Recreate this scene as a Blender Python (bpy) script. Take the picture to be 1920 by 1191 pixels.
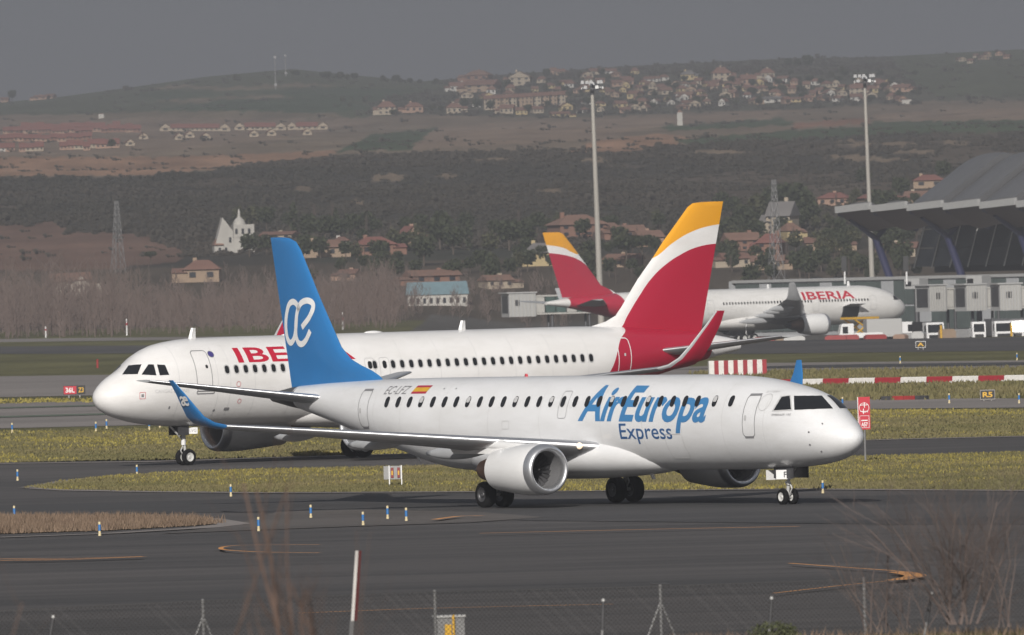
import bpy, bmesh, math, random
import numpy as np
from mathutils import Vector, Matrix
for o in list(bpy.data.objects): bpy.data.objects.remove(o)
SC = bpy.context.scene
COL = SC.collection
R = math.radians
rnd = random.Random(7)

# ------------------------------------------------------------------ camera
F_PX, CAM_H, HOR, ROLL, CX, CY = 26000.0, 9.212, 489.4, 0.0269, 960.0, 595.5
cd = bpy.data.cameras.new('camera'); cam = bpy.data.objects.new('camera', cd); COL.objects.link(cam)
cd.sensor_width = 36.0; cd.lens = F_PX/1920*36; cd.clip_start = 1.0; cd.clip_end = 60000.0
p_ = math.atan((CY-HOR)/F_PX)
fw_ = Vector((0, math.cos(p_), -math.sin(p_))); up_ = Vector((0, math.sin(p_), math.cos(p_))); rt_ = Vector((1, 0, 0))
r2_ = rt_*math.cos(ROLL)-up_*math.sin(ROLL); u2_ = rt_*math.sin(ROLL)+up_*math.cos(ROLL)
M = Matrix((r2_, u2_, -fw_)).transposed().to_4x4(); M.translation = (0, 0, CAM_H)
cam.matrix_world = M
cd.dof.use_dof = True; cd.dof.focus_distance = 525.0; cd.dof.aperture_fstop = 8.0
SC.camera = cam

# ------------------------------------------------------------------ sky, sun, exposure
SUN_AZ, SUN_EL = R(8), R(25)
W = bpy.data.worlds.new('World'); SC.world = W; W.use_nodes = True
nt = W.node_tree; nt.nodes.clear()
wo = nt.nodes.new('ShaderNodeOutputWorld'); bg = nt.nodes.new('ShaderNodeBackground')
sky = nt.nodes.new('ShaderNodeTexSky'); sky.sky_type = 'NISHITA'; sky.sun_disc = False
sky.sun_elevation = SUN_EL; sky.sun_rotation = math.pi+SUN_AZ; sky.dust_density = 3.0
tc = nt.nodes.new('ShaderNodeTexCoord'); nz = nt.nodes.new('ShaderNodeTexNoise'); nz.inputs['Scale'].default_value = 9.0
nz.inputs['Detail'].default_value = 3.0
mp = nt.nodes.new('ShaderNodeMapping'); mp.inputs['Scale'].default_value = (1, 1, 3.0)
cr = nt.nodes.new('ShaderNodeValToRGB')
cr.color_ramp.elements[0].position = 0.3; cr.color_ramp.elements[0].color = (1.55, 1.67, 1.94, 1)
cr.color_ramp.elements[1].position = 0.7; cr.color_ramp.elements[1].color = (1.74, 1.85, 2.10, 1)
mx = nt.nodes.new('ShaderNodeMix'); mx.data_type = 'RGBA'; mx.inputs[0].default_value = 0.93
nt.links.new(tc.outputs['Generated'], mp.inputs['Vector']); nt.links.new(mp.outputs[0], nz.inputs['Vector'])
nt.links.new(nz.outputs['Fac'], cr.inputs['Fac'])
nt.links.new(sky.outputs['Color'], mx.inputs[6]); nt.links.new(cr.outputs['Color'], mx.inputs[7])
nt.links.new(mx.outputs[2], bg.inputs['Color']); bg.inputs['Strength'].default_value = 0.1
nt.links.new(bg.outputs[0], wo.inputs['Surface'])
sl = bpy.data.lights.new('sun', 'SUN'); sl.energy = 4.5; sl.angle = R(0.6); sl.color = (1.0, 0.955, 0.90)
so = bpy.data.objects.new('sun', sl); COL.objects.link(so)
TOSUN = Vector((-math.sin(SUN_AZ)*math.cos(SUN_EL), -math.cos(SUN_AZ)*math.cos(SUN_EL), math.sin(SUN_EL)))
so.rotation_euler = TOSUN.to_track_quat('Z', 'Y').to_euler(); so.location = (0, 0, 200)
SC.view_settings.view_transform = 'Standard'; SC.view_settings.look = 'None'
SC.view_settings.exposure = 0.0; SC.view_settings.gamma = 1.0; SC.view_settings.use_curve_mapping = False
SC.render.engine = 'CYCLES'
SC.cycles.use_denoising = True
SC.cycles.max_bounces = 6; SC.cycles.volume_bounces = 0; SC.cycles.transparent_max_bounces = 8

# ------------------------------------------------------------------ pixel <-> world helpers (survey of the photograph)
def ray(x, y):
    dx, dy = x-CX, y-CY
    u = dx*math.cos(ROLL)-dy*math.sin(ROLL); v = dx*math.sin(ROLL)+dy*math.cos(ROLL)+CY-HOR
    return u/F_PX, v/F_PX
def at(x, y, Y):
    a, b = ray(x, y); return Vector((a*Y, Y, CAM_H-b*Y))
def G(x, y, z=0.0):
    a, b = ray(x, y); Y = (CAM_H-z)/b; return Vector((a*Y, Y, z))
def px(X, Y, Z):
    u = F_PX*X/Y; v = F_PX*(CAM_H-Z)/Y-(CY-HOR)
    return CX+u*math.cos(ROLL)+v*math.sin(ROLL), CY-u*math.sin(ROLL)+v*math.cos(ROLL)

# ------------------------------------------------------------------ materials
MATS = {}
def mat(name, col, rough=0.6, metal=0.0, var=0.0, scale=1.0, bump=0.0, stretch=(1, 1, 1), coat=0.0, detail=6.0, col2=None, spec=0.5):
    if name in MATS: return MATS[name]
    m = bpy.data.materials.new(name); m.use_nodes = True; t = m.node_tree
    b = t.nodes['Principled BSDF']
    b.inputs['Roughness'].default_value = rough; b.inputs['Metallic'].default_value = metal
    b.inputs['Base Color'].default_value = (*col, 1)
    b.inputs['Specular IOR Level'].default_value = spec
    if coat: b.inputs['Coat Weight'].default_value = coat; b.inputs['Coat Roughness'].default_value = 0.08
    if var or bump or col2:
        c = t.nodes.new('ShaderNodeTexCoord'); mp = t.nodes.new('ShaderNodeMapping'); mp.inputs['Scale'].default_value = stretch
        n = t.nodes.new('ShaderNodeTexNoise'); n.inputs['Scale'].default_value = scale; n.inputs['Detail'].default_value = detail
        n.inputs['Roughness'].default_value = 0.62
        t.links.new(c.outputs['Object'], mp.inputs['Vector']); t.links.new(mp.outputs[0], n.inputs['Vector'])
        r = t.nodes.new('ShaderNodeValToRGB'); e = r.color_ramp.elements
        e[0].position = 0.3; e[1].position = 0.7
        c2 = col2 if col2 else tuple(min(1, x*(1+var)) for x in col)
        c1 = col if col2 else tuple(x*(1-var) for x in col)
        e[0].color = (*c1, 1); e[1].color = (*c2, 1)
        t.links.new(n.outputs['Fac'], r.inputs['Fac']); t.links.new(r.outputs['Color'], b.inputs['Base Color'])
        if bump:
            bp = t.nodes.new('ShaderNodeBump'); bp.inputs['Strength'].default_value = bump; bp.inputs['Distance'].default_value = 0.05
            t.links.new(n.outputs['Fac'], bp.inputs['Height']); t.links.new(bp.outputs[0], b.inputs['Normal'])
    MATS[name] = m
    return m
def livery(name, s0, base, curves, tail_from=None, rough=0.28):
    """white paint with livery colours bounded by curves s(z): list of (colour, [(z, s)...]) painted in turn where s > curve"""
    m = bpy.data.materials.new(name); m.use_nodes = True; t = m.node_tree; b = t.nodes['Principled BSDF']
    b.inputs['Roughness'].default_value = rough; b.inputs['Coat Weight'].default_value = 0.35; b.inputs['Coat Roughness'].default_value = 0.1
    c = t.nodes.new('ShaderNodeTexCoord'); sp = t.nodes.new('ShaderNodeSeparateXYZ'); t.links.new(c.outputs['Object'], sp.inputs[0])
    n = t.nodes.new('ShaderNodeTexNoise'); n.inputs['Scale'].default_value = 0.8; n.inputs['Detail'].default_value = 9; n.inputs['Roughness'].default_value = 0.68
    mp = t.nodes.new('ShaderNodeMapping'); mp.inputs['Scale'].default_value = (0.5, 1, 1.6)
    t.links.new(c.outputs['Object'], mp.inputs[0]); t.links.new(mp.outputs[0], n.inputs['Vector'])
    r = t.nodes.new('ShaderNodeValToRGB'); r.color_ramp.elements[0].position = 0.25; r.color_ramp.elements[1].position = 0.6
    r.color_ramp.elements[0].color = (*[x*q_ for x, q_ in zip(base, (0.87, 0.865, 0.85))], 1); r.color_ramp.elements[1].color = (*base, 1)
    t.links.new(n.outputs['Fac'], r.inputs['Fac'])
    cur = r.outputs['Color']
    def math_(op, a, bb, clamp=False):
        q = t.nodes.new('ShaderNodeMath'); q.operation = op; q.use_clamp = clamp
        for i, v in enumerate((a, bb)):
            if isinstance(v, (int, float)): q.inputs[i].default_value = v
            else: t.links.new(v, q.inputs[i])
        return q.outputs[0]
    S = math_('SUBTRACT', s0, sp.outputs['X'])
    for colr, pts in curves:
        zs = [p[0] for p in pts]; ss = [p[1] for p in pts]; z0, z1, q0, q1 = min(zs), max(zs), min(ss), max(ss)
        zz = math_('DIVIDE', math_('SUBTRACT', sp.outputs['Z'], z0), z1-z0, True)
        fc = t.nodes.new('ShaderNodeFloatCurve'); cv = fc.mapping.curves[0]
        P = [((z-z0)/(z1-z0), (s-q0)/max(1e-6, q1-q0)) for z, s in pts]
        cv.points[0].location = P[0]; cv.points[1].location = P[-1]
        for q in P[1:-1]: cv.points.new(*q)
        fc.mapping.update(); t.links.new(zz, fc.inputs['Value'])
        lim = math_('ADD', math_('MULTIPLY', fc.outputs[0], q1-q0), q0)
        mask = math_('MULTIPLY', math_('SUBTRACT', S, lim), 40.0, True)
        above = math_('MULTIPLY', math_('SUBTRACT', z1+0.0, sp.outputs['Z']), 40.0, True)
        mask = math_('MULTIPLY', mask, above)
        if tail_from: mask = math_('MULTIPLY', mask, math_('MULTIPLY', math_('SUBTRACT', tail_from, S), 30.0, True))
        mm = t.nodes.new('ShaderNodeMix'); mm.data_type = 'RGBA'
        t.links.new(mask, mm.inputs[0]); t.links.new(cur, mm.inputs[6]); mm.inputs[7].default_value = (*colr, 1); cur = mm.outputs[2]
    t.links.new(cur, b.inputs['Base Color'])
    return m
WHITE = (0.79, 0.79, 0.785)
RED = (0.43, 0.014, 0.045); YEL = (0.78, 0.36, 0.02); BLUE = (0.022, 0.165, 0.42)
m_white = mat('white_paint', WHITE, 0.3, var=0.03, scale=0.8, coat=0.3)
m_grey = mat('grey_paint', (0.42, 0.43, 0.44), 0.4, var=0.06, scale=1.5)
m_blue = mat('blue_paint', BLUE, 0.32, coat=0.3, var=0.04, scale=0.7)
m_red = mat('red_paint', RED, 0.35, coat=0.3)
m_txtblue = mat('lettering_blue', (0.05, 0.21, 0.45), 0.35)
m_txtdark = mat('lettering_navy', (0.025, 0.10, 0.26), 0.35)
m_txtred = mat('lettering_red', (0.50, 0.012, 0.04), 0.35)
m_line = mat('panel_line', (0.22, 0.22, 0.23), 0.6)
m_lineF = mat('faint_panel_line', (0.52, 0.52, 0.52), 0.5)
m_glass = mat('dark_glass', (0.012, 0.013, 0.015), 0.12, spec=0.6)
m_metal = mat('bare_metal', (0.66, 0.67, 0.69), 0.42, 0.9, var=0.06, scale=3)
m_dmetal = mat('dark_metal', (0.10, 0.10, 0.105), 0.45, 0.6, var=0.2, scale=3)
m_brown = mat('burnt_metal', (0.20, 0.12, 0.085), 0.4, 0.8, var=0.3, scale=4)
m_tyre = mat('tyre_rubber', (0.007, 0.007, 0.0075), 0.85, var=0.3, scale=6, spec=0.2)
m_rim = mat('wheel_rim', (0.62, 0.62, 0.60), 0.4, 0.1)
m_strut = mat('gear_strut', (0.55, 0.55, 0.54), 0.4, 0.2, var=0.15, scale=5)
m_orange = mat('orange_paint', (0.50, 0.22, 0.07), 0.85, scale=0.5, col2=(0.80, 0.36, 0.09), stretch=(1, 1, 1))
m_conc = mat('concrete', (0.34, 0.32, 0.30), 0.85, var=0.15, scale=0.5, bump=0.2)
m_black = mat('black_plastic', (0.015, 0.015, 0.016), 0.5)
m_yellow = mat('yellow_paint', (0.62, 0.36, 0.03), 0.5, var=0.1, scale=2)
m_galv = mat('galvanised_steel', (0.26, 0.26, 0.26), 0.5, 0.5, var=0.15, scale=3)
m_signred = mat('sign_red', (0.48, 0.015, 0.035), 0.45, var=0.06, scale=3)

# ------------------------------------------------------------------ mesh helpers
def mesh_obj(name, V, Fc, m, parent=None, smooth=False, angle=None, recalc=False):
    me = bpy.data.meshes.new(name); me.from_pydata([tuple(v) for v in V], [], [tuple(f) for f in Fc])
    if recalc:
        b = bmesh.new(); b.from_mesh(me); bmesh.ops.recalc_face_normals(b, faces=b.faces); b.to_mesh(me); b.free()
    if smooth:
        me.polygons.foreach_set('use_smooth', [True]*len(me.polygons))
        if angle: me.set_sharp_from_angle(angle=R(angle))
    if m is not None:
        for x in (m if isinstance(m, (list, tuple)) else [m]): me.materials.append(x)
    me.update()
    o = bpy.data.objects.new(name, me); COL.objects.link(o)
    if parent is not None: o.parent = parent
    return o
def share(name, me, parent=None, loc=(0, 0, 0), rot=(0, 0, 0), scale=(1, 1, 1)):
    o = bpy.data.objects.new(name, me); COL.objects.link(o); o.location = loc; o.rotation_euler = rot; o.scale = scale
    if parent is not None: o.parent = parent
    return o
def tag(o, label, cat, group=None, kind=None):
    if label: o['label'] = label
    if cat: o['category'] = cat
    if group: o['group'] = group
    if kind: o['kind'] = kind
    return o
def thing(name, loc, rz, label, cat, group=None):
    o = bpy.data.objects.new(name, None); COL.objects.link(o); o.location = loc; o.rotation_euler = (0, 0, rz)
    o.empty_display_size = 0.5
    return tag(o, label, cat, group)
def copy_tree(o, parent=None):
    c = o.copy(); COL.objects.link(c)
    if parent is not None: c.parent = parent
    for ch in list(o.children): copy_tree(ch, c)
    return c
class MB:
    def __init__(s): s.V = []; s.F = []
    def add(s, V, Fc):
        n = len(s.V); s.V += [tuple(v) for v in V]; s.F += [tuple(i+n for i in f) for f in Fc]; return s
    def box(s, x0, x1, y0, y1, z0, z1):
        return s.add([(x0, y0, z0), (x1, y0, z0), (x1, y1, z0), (x0, y1, z0), (x0, y0, z1), (x1, y0, z1), (x1, y1, z1), (x0, y1, z1)],
                     [(0, 3, 2, 1), (4, 5, 6, 7), (0, 1, 5, 4), (1, 2, 6, 5), (2, 3, 7, 6), (3, 0, 4, 7)])
    def bar(s, a, b, ra, rb=None, n=6):
        a = Vector(a); b = Vector(b); rb = ra if rb is None else rb
        d = (b-a).normalized(); q = d.orthogonal().normalized(); w = d.cross(q)
        V = []
        for P, r in ((a, ra), (b, rb)):
            for i in range(n):
                t = 2*math.pi*i/n; V.append(P+q*math.cos(t)*r+w*math.sin(t)*r)
        return s.add(V, [(i, (i+1) % n, n+(i+1) % n, n+i) for i in range(n)]+[tuple(range(n))[::-1], tuple(range(n, 2*n))])
    def build(s, name, m, parent=None, **k): return mesh_obj(name, s.V, s.F, m, parent, **k)
def loft(rings, closed=True, cap0=True, cap1=True):
    n = len(rings[0]); V = [p for r in rings for p in r]; Fc = []
    for i in range(len(rings)-1):
        for j in range(n if closed else n-1):
            k = (j+1) % n; Fc.append((i*n+j, i*n+k, (i+1)*n+k, (i+1)*n+j))
    if closed and cap0: Fc.append(tuple(range(n))[::-1])
    if closed and cap1: Fc.append(tuple(range((len(rings)-1)*n, len(rings)*n)))
    return V, Fc
def lathe(prof, n=32, axis='x', c=(0, 0, 0)):
    rings = []
    for a, r in prof:
        rg = []
        for i in range(n):
            t = 2*math.pi*i/n; u, v = r*math.cos(t), r*math.sin(t)
            rg.append((c[0]+a, c[1]+u, c[2]+v) if axis == 'x' else (c[0]+u, c[1]+a, c[2]+v) if axis == 'y' else (c[0]+u, c[1]+v, c[2]+a))
        rings.append(rg)
    return loft(rings, True, False, False)
def pchip(xs, ys):
    xs = np.array(xs, float); ys = np.array(ys, float); h = np.diff(xs); d = np.diff(ys)/h; m = np.zeros(len(xs))
    m[0], m[-1] = d[0], d[-1]
    for i in range(1, len(xs)-1):
        if d[i-1]*d[i] > 0:
            w1, w2 = 2*h[i]+h[i-1], h[i]+2*h[i-1]; m[i] = (w1+w2)/(w1/d[i-1]+w2/d[i])
    def f(x):
        x = min(max(x, xs[0]), xs[-1]); i = min(max(int(np.searchsorted(xs, x))-1, 0), len(h)-1); t = (x-xs[i])/h[i]
        return float((2*t**3-3*t*t+1)*ys[i]+(t**3-2*t*t+t)*h[i]*m[i]+(-2*t**3+3*t*t)*ys[i+1]+(t**3-t*t)*h[i]*m[i+1])
    return f
def smooth01(a, b, x):
    t = np.clip((x-a)/(b-a), 0, 1); return t*t*(3-2*t)

def text_faces(txt, width, cap, shear=0.0, bold=0.0, cut=None):
    """letters as a flat triangulated mesh: x 0..width, baseline 0, cap height cap"""
    cu = bpy.data.curves.new('t', 'FONT'); cu.body = txt; cu.size = 1.0; cu.offset = bold; cu.resolution_u = 4
    ob = bpy.data.objects.new('t', cu); COL.objects.link(ob)
    bpy.context.view_layer.update()
    me = bpy.data.meshes.new_from_object(ob.evaluated_get(bpy.context.evaluated_depsgraph_get()))
    bpy.data.objects.remove(ob); bpy.data.curves.remove(cu)
    cu = bpy.data.curves.new('t', 'FONT'); cu.body = 'I'; cu.size = 1.0; ob = bpy.data.objects.new('t', cu); COL.objects.link(ob)
    bpy.context.view_layer.update()
    mi = bpy.data.meshes.new_from_object(ob.evaluated_get(bpy.context.evaluated_depsgraph_get())); ch = max(v.co.y for v in mi.vertices)
    bpy.data.objects.remove(ob); bpy.data.curves.remove(cu); bpy.data.meshes.remove(mi)
    xs = [v.co.x for v in me.vertices]; x0, x1 = min(xs), max(xs)
    b = bmesh.new(); b.from_mesh(me); bpy.data.meshes.remove(me)
    bmesh.ops.remove_doubles(b, verts=b.verts, dist=1e-5)
    for v in b.verts:
        v.co.x = (v.co.x-x0)/(x1-x0)*width; v.co.y = v.co.y/ch*cap; v.co.z = 0
    if cut:
        y = min(v.co.y for v in b.verts)+cut
        while y < max(v.co.y for v in b.verts):
            bmesh.ops.bisect_plane(b, geom=b.verts[:]+b.edges[:]+b.faces[:], plane_co=(0, y, 0), plane_no=(0, 1, 0)); y += cut
    for v in b.verts: v.co.x += shear*v.co.y
    b.verts.index_update()
    V = [(v.co.x, v.co.y) for v in b.verts]; Fc = [[v.index for v in f.verts] for f in b.faces]; b.free()
    return V, Fc
def stroke(pts, w):
    """thick open polyline in 2D as quads"""
    V = []; n = len(pts); P = [Vector(p) for p in pts]
    ws = w if isinstance(w, (list, tuple)) else [w]*n
    for i in range(n):
        d = (P[min(i+1, n-1)]-P[max(i-1, 0)]).normalized(); q = Vector((-d.y, d.x))*ws[i]/2
        V += [P[i]+q, P[i]-q]
    return [(v.x, v.y) for v in V], [(2*i, 2*i+1, 2*i+3, 2*i+2) for i in range(n-1)]
def smooth_path(pts, n=8):
    P = [Vector(p) for p in pts]; out = []
    for i in range(len(P)-1):
        a, b, c, d = P[max(i-1, 0)], P[i], P[i+1], P[min(i+2, len(P)-1)]
        for k in range(n):
            t = k/n; out.append(0.5*((2*b)+(c-a)*t+(2*a-5*b+4*c-d)*t*t+(3*b-a-3*c+d)*t**3))
    return [tuple(q) for q in out]+[tuple(P[-1])]
def flat_text(name, txt, w, cap, m, parent, org, ux, uy, off=None, **k):
    V, Fc = text_faces(txt, w, cap, **k); o = Vector(org); ux = Vector(ux); uy = Vector(uy)
    return mesh_obj(name, [o+ux*a+uy*b for a, b in V], Fc, m, parent)

# ------------------------------------------------------------------ terrain
_w = np.random.RandomState(3)
_K = [(_w.uniform(-1, 1, 2), _w.uniform(0, 6.28)) for _ in range(24)]
def wav(X, Y, L, seed=0, n=5):
    s = 0
    for i in range(n):
        (kx, ky), ph = _K[(seed*5+i) % 24]; q = 2*math.pi/(L/(1.0+0.55*i)); nrm = math.hypot(kx, ky)+1e-6
        s = s+np.sin(q*(kx*X+ky*Y)/nrm+ph*1.7+seed)/(1+0.5*i)
    return s/2.2
E_Y = [2300, 2500, 2700, 3000, 3300, 3600, 4200, 5000, 6000, 7000]
E_E = [-100, 5, 62, 126, 174, 212, 238, 266, 312, 340]
SKY_U = [-3000, -960, -840, -700, -560, -400, -250, -160, 0, 240, 540, 700, 960, 3000]
SKY_E = [300, 322, 330, 345, 361, 371, 352, 341, 350, 360, 366, 364, 371, 330]
def zt(X, Y):
    X = np.asarray(X, float); Y = np.asarray(Y, float)
    Ys = np.maximum(Y, 1.0); u = F_PX*X/Ys
    S = np.interp(u, SKY_U, SKY_E)
    e = np.interp(Ys, E_Y, E_E)
    e = e+(S-340)*smooth01(4800, 7000, Ys)
    z = CAM_H+e*Ys/F_PX
    z = z+wav(X, Y, 420, 1)*2.2*smooth01(2600, 3000, Ys)*(1-smooth01(3500, 4200, Ys))+wav(X, Y, 900, 2)*2.5*smooth01(4000, 4800, Ys)*(1-smooth01(6200, 6900, Ys))
    z = z+wav(X, Y, 160, 3)*0.9*smooth01(2600, 3000, Ys)*(1-smooth01(6000, 6800, Ys))
    z = np.where(Ys > 7000, (CAM_H+S*7000/F_PX)-(Ys-7000)*0.012, z)
    z = np.maximum(z, 0)
    hill = smooth01(2250, 2420, Ys)
    dip = -3.6*smooth01(1440, 1570, Ys)*(1-smooth01(2300, 2480, Ys))*smooth01(-16, 4, X)
    bank = np.interp(Ys, [-200, 0, 100, 150, 230, 275, 300], [7.6, 7.5, 4.9, 3.2, 1.75, 0.25, 0.0])
    bank = np.where(Y < 1, np.interp(Y, [-200, 1], [7.6, 7.5]), bank)
    bank = bank+1.1*smooth01(-0.5, 2.5, X)*np.exp(-((Y-222)/20)**2)+wav(X, Y, 9, 4)*0.07*(1-smooth01(230, 285, Ys))
    flat = np.where(Ys < 300, bank, dip)
    return flat*(1-hill)+z*hill
def T(x, y, Y0=2260, Y1=7000):
    """first point of the terrain seen through photograph pixel x, y"""
    a, b = ray(x, y); Ys = np.linspace(Y0, Y1, 4000); d = (CAM_H-b*Ys)-zt(a*Ys, Ys)
    i = int(np.argmax(d < 0)) if (d < 0).any() else len(Ys)-1
    Y = Ys[i]; return Vector((a*Y, Y, float(zt(a*Y, Y))))

def inpoly(x, y, P):
    c = np.zeros(x.shape, bool); n = len(P); j = n-1
    for i in range(n):
        xi, yi = P[i]; xj, yj = P[j]
        c ^= ((yi > y) != (yj > y)) & (x < (xj-xi)*(y-yi)/((yj-yi) or 1e-9)+xi); j = i
    return c
tt = np.concatenate([np.linspace(-0.6, -0.09, 14)[:-1], np.linspace(-0.09, -0.045, 50)[:-1], np.linspace(-0.045, 0.045, 400), np.linspace(0.045, 0.09, 50)[1:], np.linspace(0.09, 0.6, 14)[1:]])
yy = np.concatenate([np.linspace(-200, 60, 12)[:-1], np.linspace(60, 310, 64)[:-1], np.linspace(310, 1560, 24)[:-1], np.linspace(1560, 2260, 30)[:-1],
                     np.linspace(2260, 4200, 190)[:-1], np.linspace(4200, 7050, 120)[:-1], np.linspace(7050, 15000, 12)])
Yg, Tg = np.meshgrid(yy, tt, indexing='ij')
Xg = Tg*np.maximum(np.abs(Yg)+40, 250)
Zg = zt(Xg, Yg)
nr, nc = Xg.shape
idx = np.arange(nr*nc).reshape(nr, nc)
faces = np.stack([idx[:-1, :-1], idx[:-1, 1:], idx[1:, 1:], idx[1:, :-1]], -1).reshape(-1, 4)
me = bpy.data.meshes.new('terrain'); me.from_pydata(np.stack([Xg, Yg, Zg], -1).reshape(-1, 3).tolist(), [], faces.tolist())
me.polygons.foreach_set('use_smooth', [True]*len(me.polygons))
# land cover: which field, scrub or bare earth grows where (a map of the ground)
U = F_PX*Xg/np.maximum(Yg, 1); Vv = F_PX*(CAM_H-Zg)/np.maximum(Yg, 1)-(CY-HOR)
PX = CX+U*math.cos(ROLL)+Vv*math.sin(ROLL); PY = CY-U*math.sin(ROLL)+Vv*math.cos(ROLL)
PX = PX+wav(PX, PY*3, 60, 5)*7; PY = PY+wav(PX, PY*4, 45, 6)*2.2
C = np.zeros((nr, nc, 3)); C[:] = (0.118, 0.112, 0.050)
far = Yg > 2240
C[far] = (0.050, 0.045, 0.036)
pat = wav(Xg, Yg*0.55, 300, 8)+0.6*wav(Xg, Yg*0.6, 90, 3)
C[far & (pat > 0.55)] = (0.098, 0.078, 0.060); C[far & (pat < -0.7)] = (0.046, 0.046, 0.034)
def cover(P, col): C[far & inpoly(PX, PY, P)] = col
TAN = (0.235, 0.172, 0.128); GRN = (0.062, 0.085, 0.048); ORA = (0.30, 0.18, 0.118); BRN = (0.17, 0.105, 0.08)
cover([(-2600, 335), (280, 331), (430, 316), (620, 291), (760, 286), (1130, 284), (1300, 272), (1500, 250), (1650, 236), (4200, 222), (4200, 60), (-2600, 60)], (0.19, 0.147, 0.108))
cover([(-2600, 218), (150, 215), (640, 222), (800, 212), (860, 160), (800, 60), (-2600, 60)], (0.078, 0.088, 0.052))
cover([(-2600, 225), (640, 222), (700, 232), (520, 262), (250, 290), (-2600, 296)], (0.215, 0.16, 0.12))
cover([(-2600, 297), (330, 294), (640, 283), (600, 297), (420, 314), (280, 329), (-2600, 334)], ORA)
cover([(628, 284), (700, 252), (830, 238), (770, 281)], GRN)
cover([(850, 60), (4200, 60), (4200, 160), (1750, 190), (1480, 205), (1050, 222), (800, 215), (690, 215), (700, 190), (840, 165)], (0.085, 0.082, 0.058))
cover([(1640, 60), (4200, 60), (4200, 160), (1760, 182), (1700, 150)], (0.082, 0.092, 0.056))
cover([(820, 238), (1100, 225), (1470, 205), (1440, 224), (1230, 236), (1130, 262), (770, 280)], TAN)
cover([(1130, 262), (1240, 250), (1320, 262), (1180, 285), (1060, 285)], ORA)
for P in ([(1240, 236), (1470, 222), (1500, 233), (1250, 246)], [(1260, 262), (1480, 245), (1620, 238), (1640, 228), (4200, 195), (4200, 212), (1700, 250), (1300, 272)]): cover(P, GRN)
cover([(1480, 232), (1640, 220), (1620, 232), (1490, 240)], (0.24, 0.13, 0.09))
cover([(1640, 215), (1760, 205), (4200, 188), (4200, 196), (1640, 228)], TAN)
for P in ([(260, 172), (330, 158), (420, 164), (560, 156), (640, 160), (560, 163), (420, 170), (340, 165)], [(290, 190), (440, 181), (560, 176), (640, 178), (520, 184), (360, 194)], [(150, 213), (430, 208), (640, 214), (640, 221), (150, 220)]): cover(P, (0.17, 0.135, 0.092))
for P in ([(240, 178), (330, 170), (440, 176), (300, 187)], [(300, 205), (420, 186), (640, 184), (700, 205), (560, 212)], [(480, 172), (640, 165), (780, 170), (700, 190), (560, 184)]): cover(P, (0.055, 0.078, 0.043))
cover([(-2600, 440), (60, 422), (112, 414), (128, 434), (262, 440), (345, 472), (330, 492), (200, 505), (-2600, 548)], BRN)
for cx_, cy_, ax, ay in ((730, 332, 34, 7), (575, 356, 24, 6), (925, 300, 40, 4), (1600, 268, 45, 5), (1690, 270, 40, 4), (1590, 295, 50, 5), (1720, 285, 40, 4), (1790, 268, 25, 4), (1640, 300, 60, 3), (1350, 285, 50, 5), (1030, 358, 25, 4), (1120, 300, 30, 4), (660, 380, 18, 5), (840, 330, 20, 5)):
    C[far & (((PX-cx_)/ax)**2+((PY-cy_)/ay)**2 < 1+0.5*wav(PX, PY, 22, 2))] = (0.20, 0.15, 0.105)
C[far & (Yg < 2500)] = (0.085, 0.068, 0.052)
near = Yg < 320
C[near] = (0.125, 0.11, 0.065)
bare = near & (Xg < 5.5)
C[bare] = (0.165, 0.135, 0.10)
apr = (Yg > 1500) & (Yg < 2330) & (Xg > -14); C[apr] = (0.10, 0.093, 0.085)
ca = me.color_attributes.new('land', 'FLOAT_COLOR', 'POINT')
ca.data.foreach_set('color', np.concatenate([C, np.ones((nr, nc, 1))], -1).astype(np.float32).reshape(-1))
mt = bpy.data.materials.new('land'); mt.use_nodes = True; t = mt.node_tree; b = t.nodes['Principled BSDF']
b.inputs['Roughness'].default_value = 0.95; b.inputs['Specular IOR Level'].default_value = 0.1
at_ = t.nodes.new('ShaderNodeAttribute'); at_.attribute_name = 'land'
tcn = t.nodes.new('ShaderNodeTexCoord')
def lnoise(scale, lo, hi, stretch):
    mp = t.nodes.new('ShaderNodeMapping'); mp.inputs['Scale'].default_value = stretch
    n = t.nodes.new('ShaderNodeTexNoise'); n.inputs['Scale'].default_value = scale; n.inputs['Detail'].default_value = 9; n.inputs['Roughness'].default_value = 0.68
    mr = t.nodes.new('ShaderNodeMapRange'); mr.inputs['From Min'].default_value = 0.3; mr.inputs['From Max'].default_value = 0.7
    mr.inputs['To Min'].default_value = lo; mr.inputs['To Max'].default_value = hi
    t.links.new(tcn.outputs['Object'], mp.inputs[0]); t.links.new(mp.outputs[0], n.inputs['Vector']); t.links.new(n.outputs['Fac'], mr.inputs['Value'])
    return mr.outputs[0]
n1 = lnoise(0.05, 0.62, 1.38, (1, 0.35, 1)); n2 = lnoise(0.9, 0.75, 1.25, (1, 0.5, 1))
mu = t.nodes.new('ShaderNodeMath'); mu.operation = 'MULTIPLY'; t.links.new(n1, mu.inputs[0]); t.links.new(n2, mu.inputs[1])
vm = t.nodes.new('ShaderNodeVectorMath'); vm.operation = 'SCALE'; t.links.new(at_.outputs['Color'], vm.inputs[0]); t.links.new(mu.outputs[0], vm.inputs['Scale'])
t.links.new(vm.outputs[0], b.inputs['Base Color'])
me.materials.append(mt)
terrain = bpy.data.objects.new('terrain', me); COL.objects.link(terrain); terrain['kind'] = 'structure'
terrain['label'] = 'grass airfield ground running back to hazy scrub hills and fields'

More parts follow.
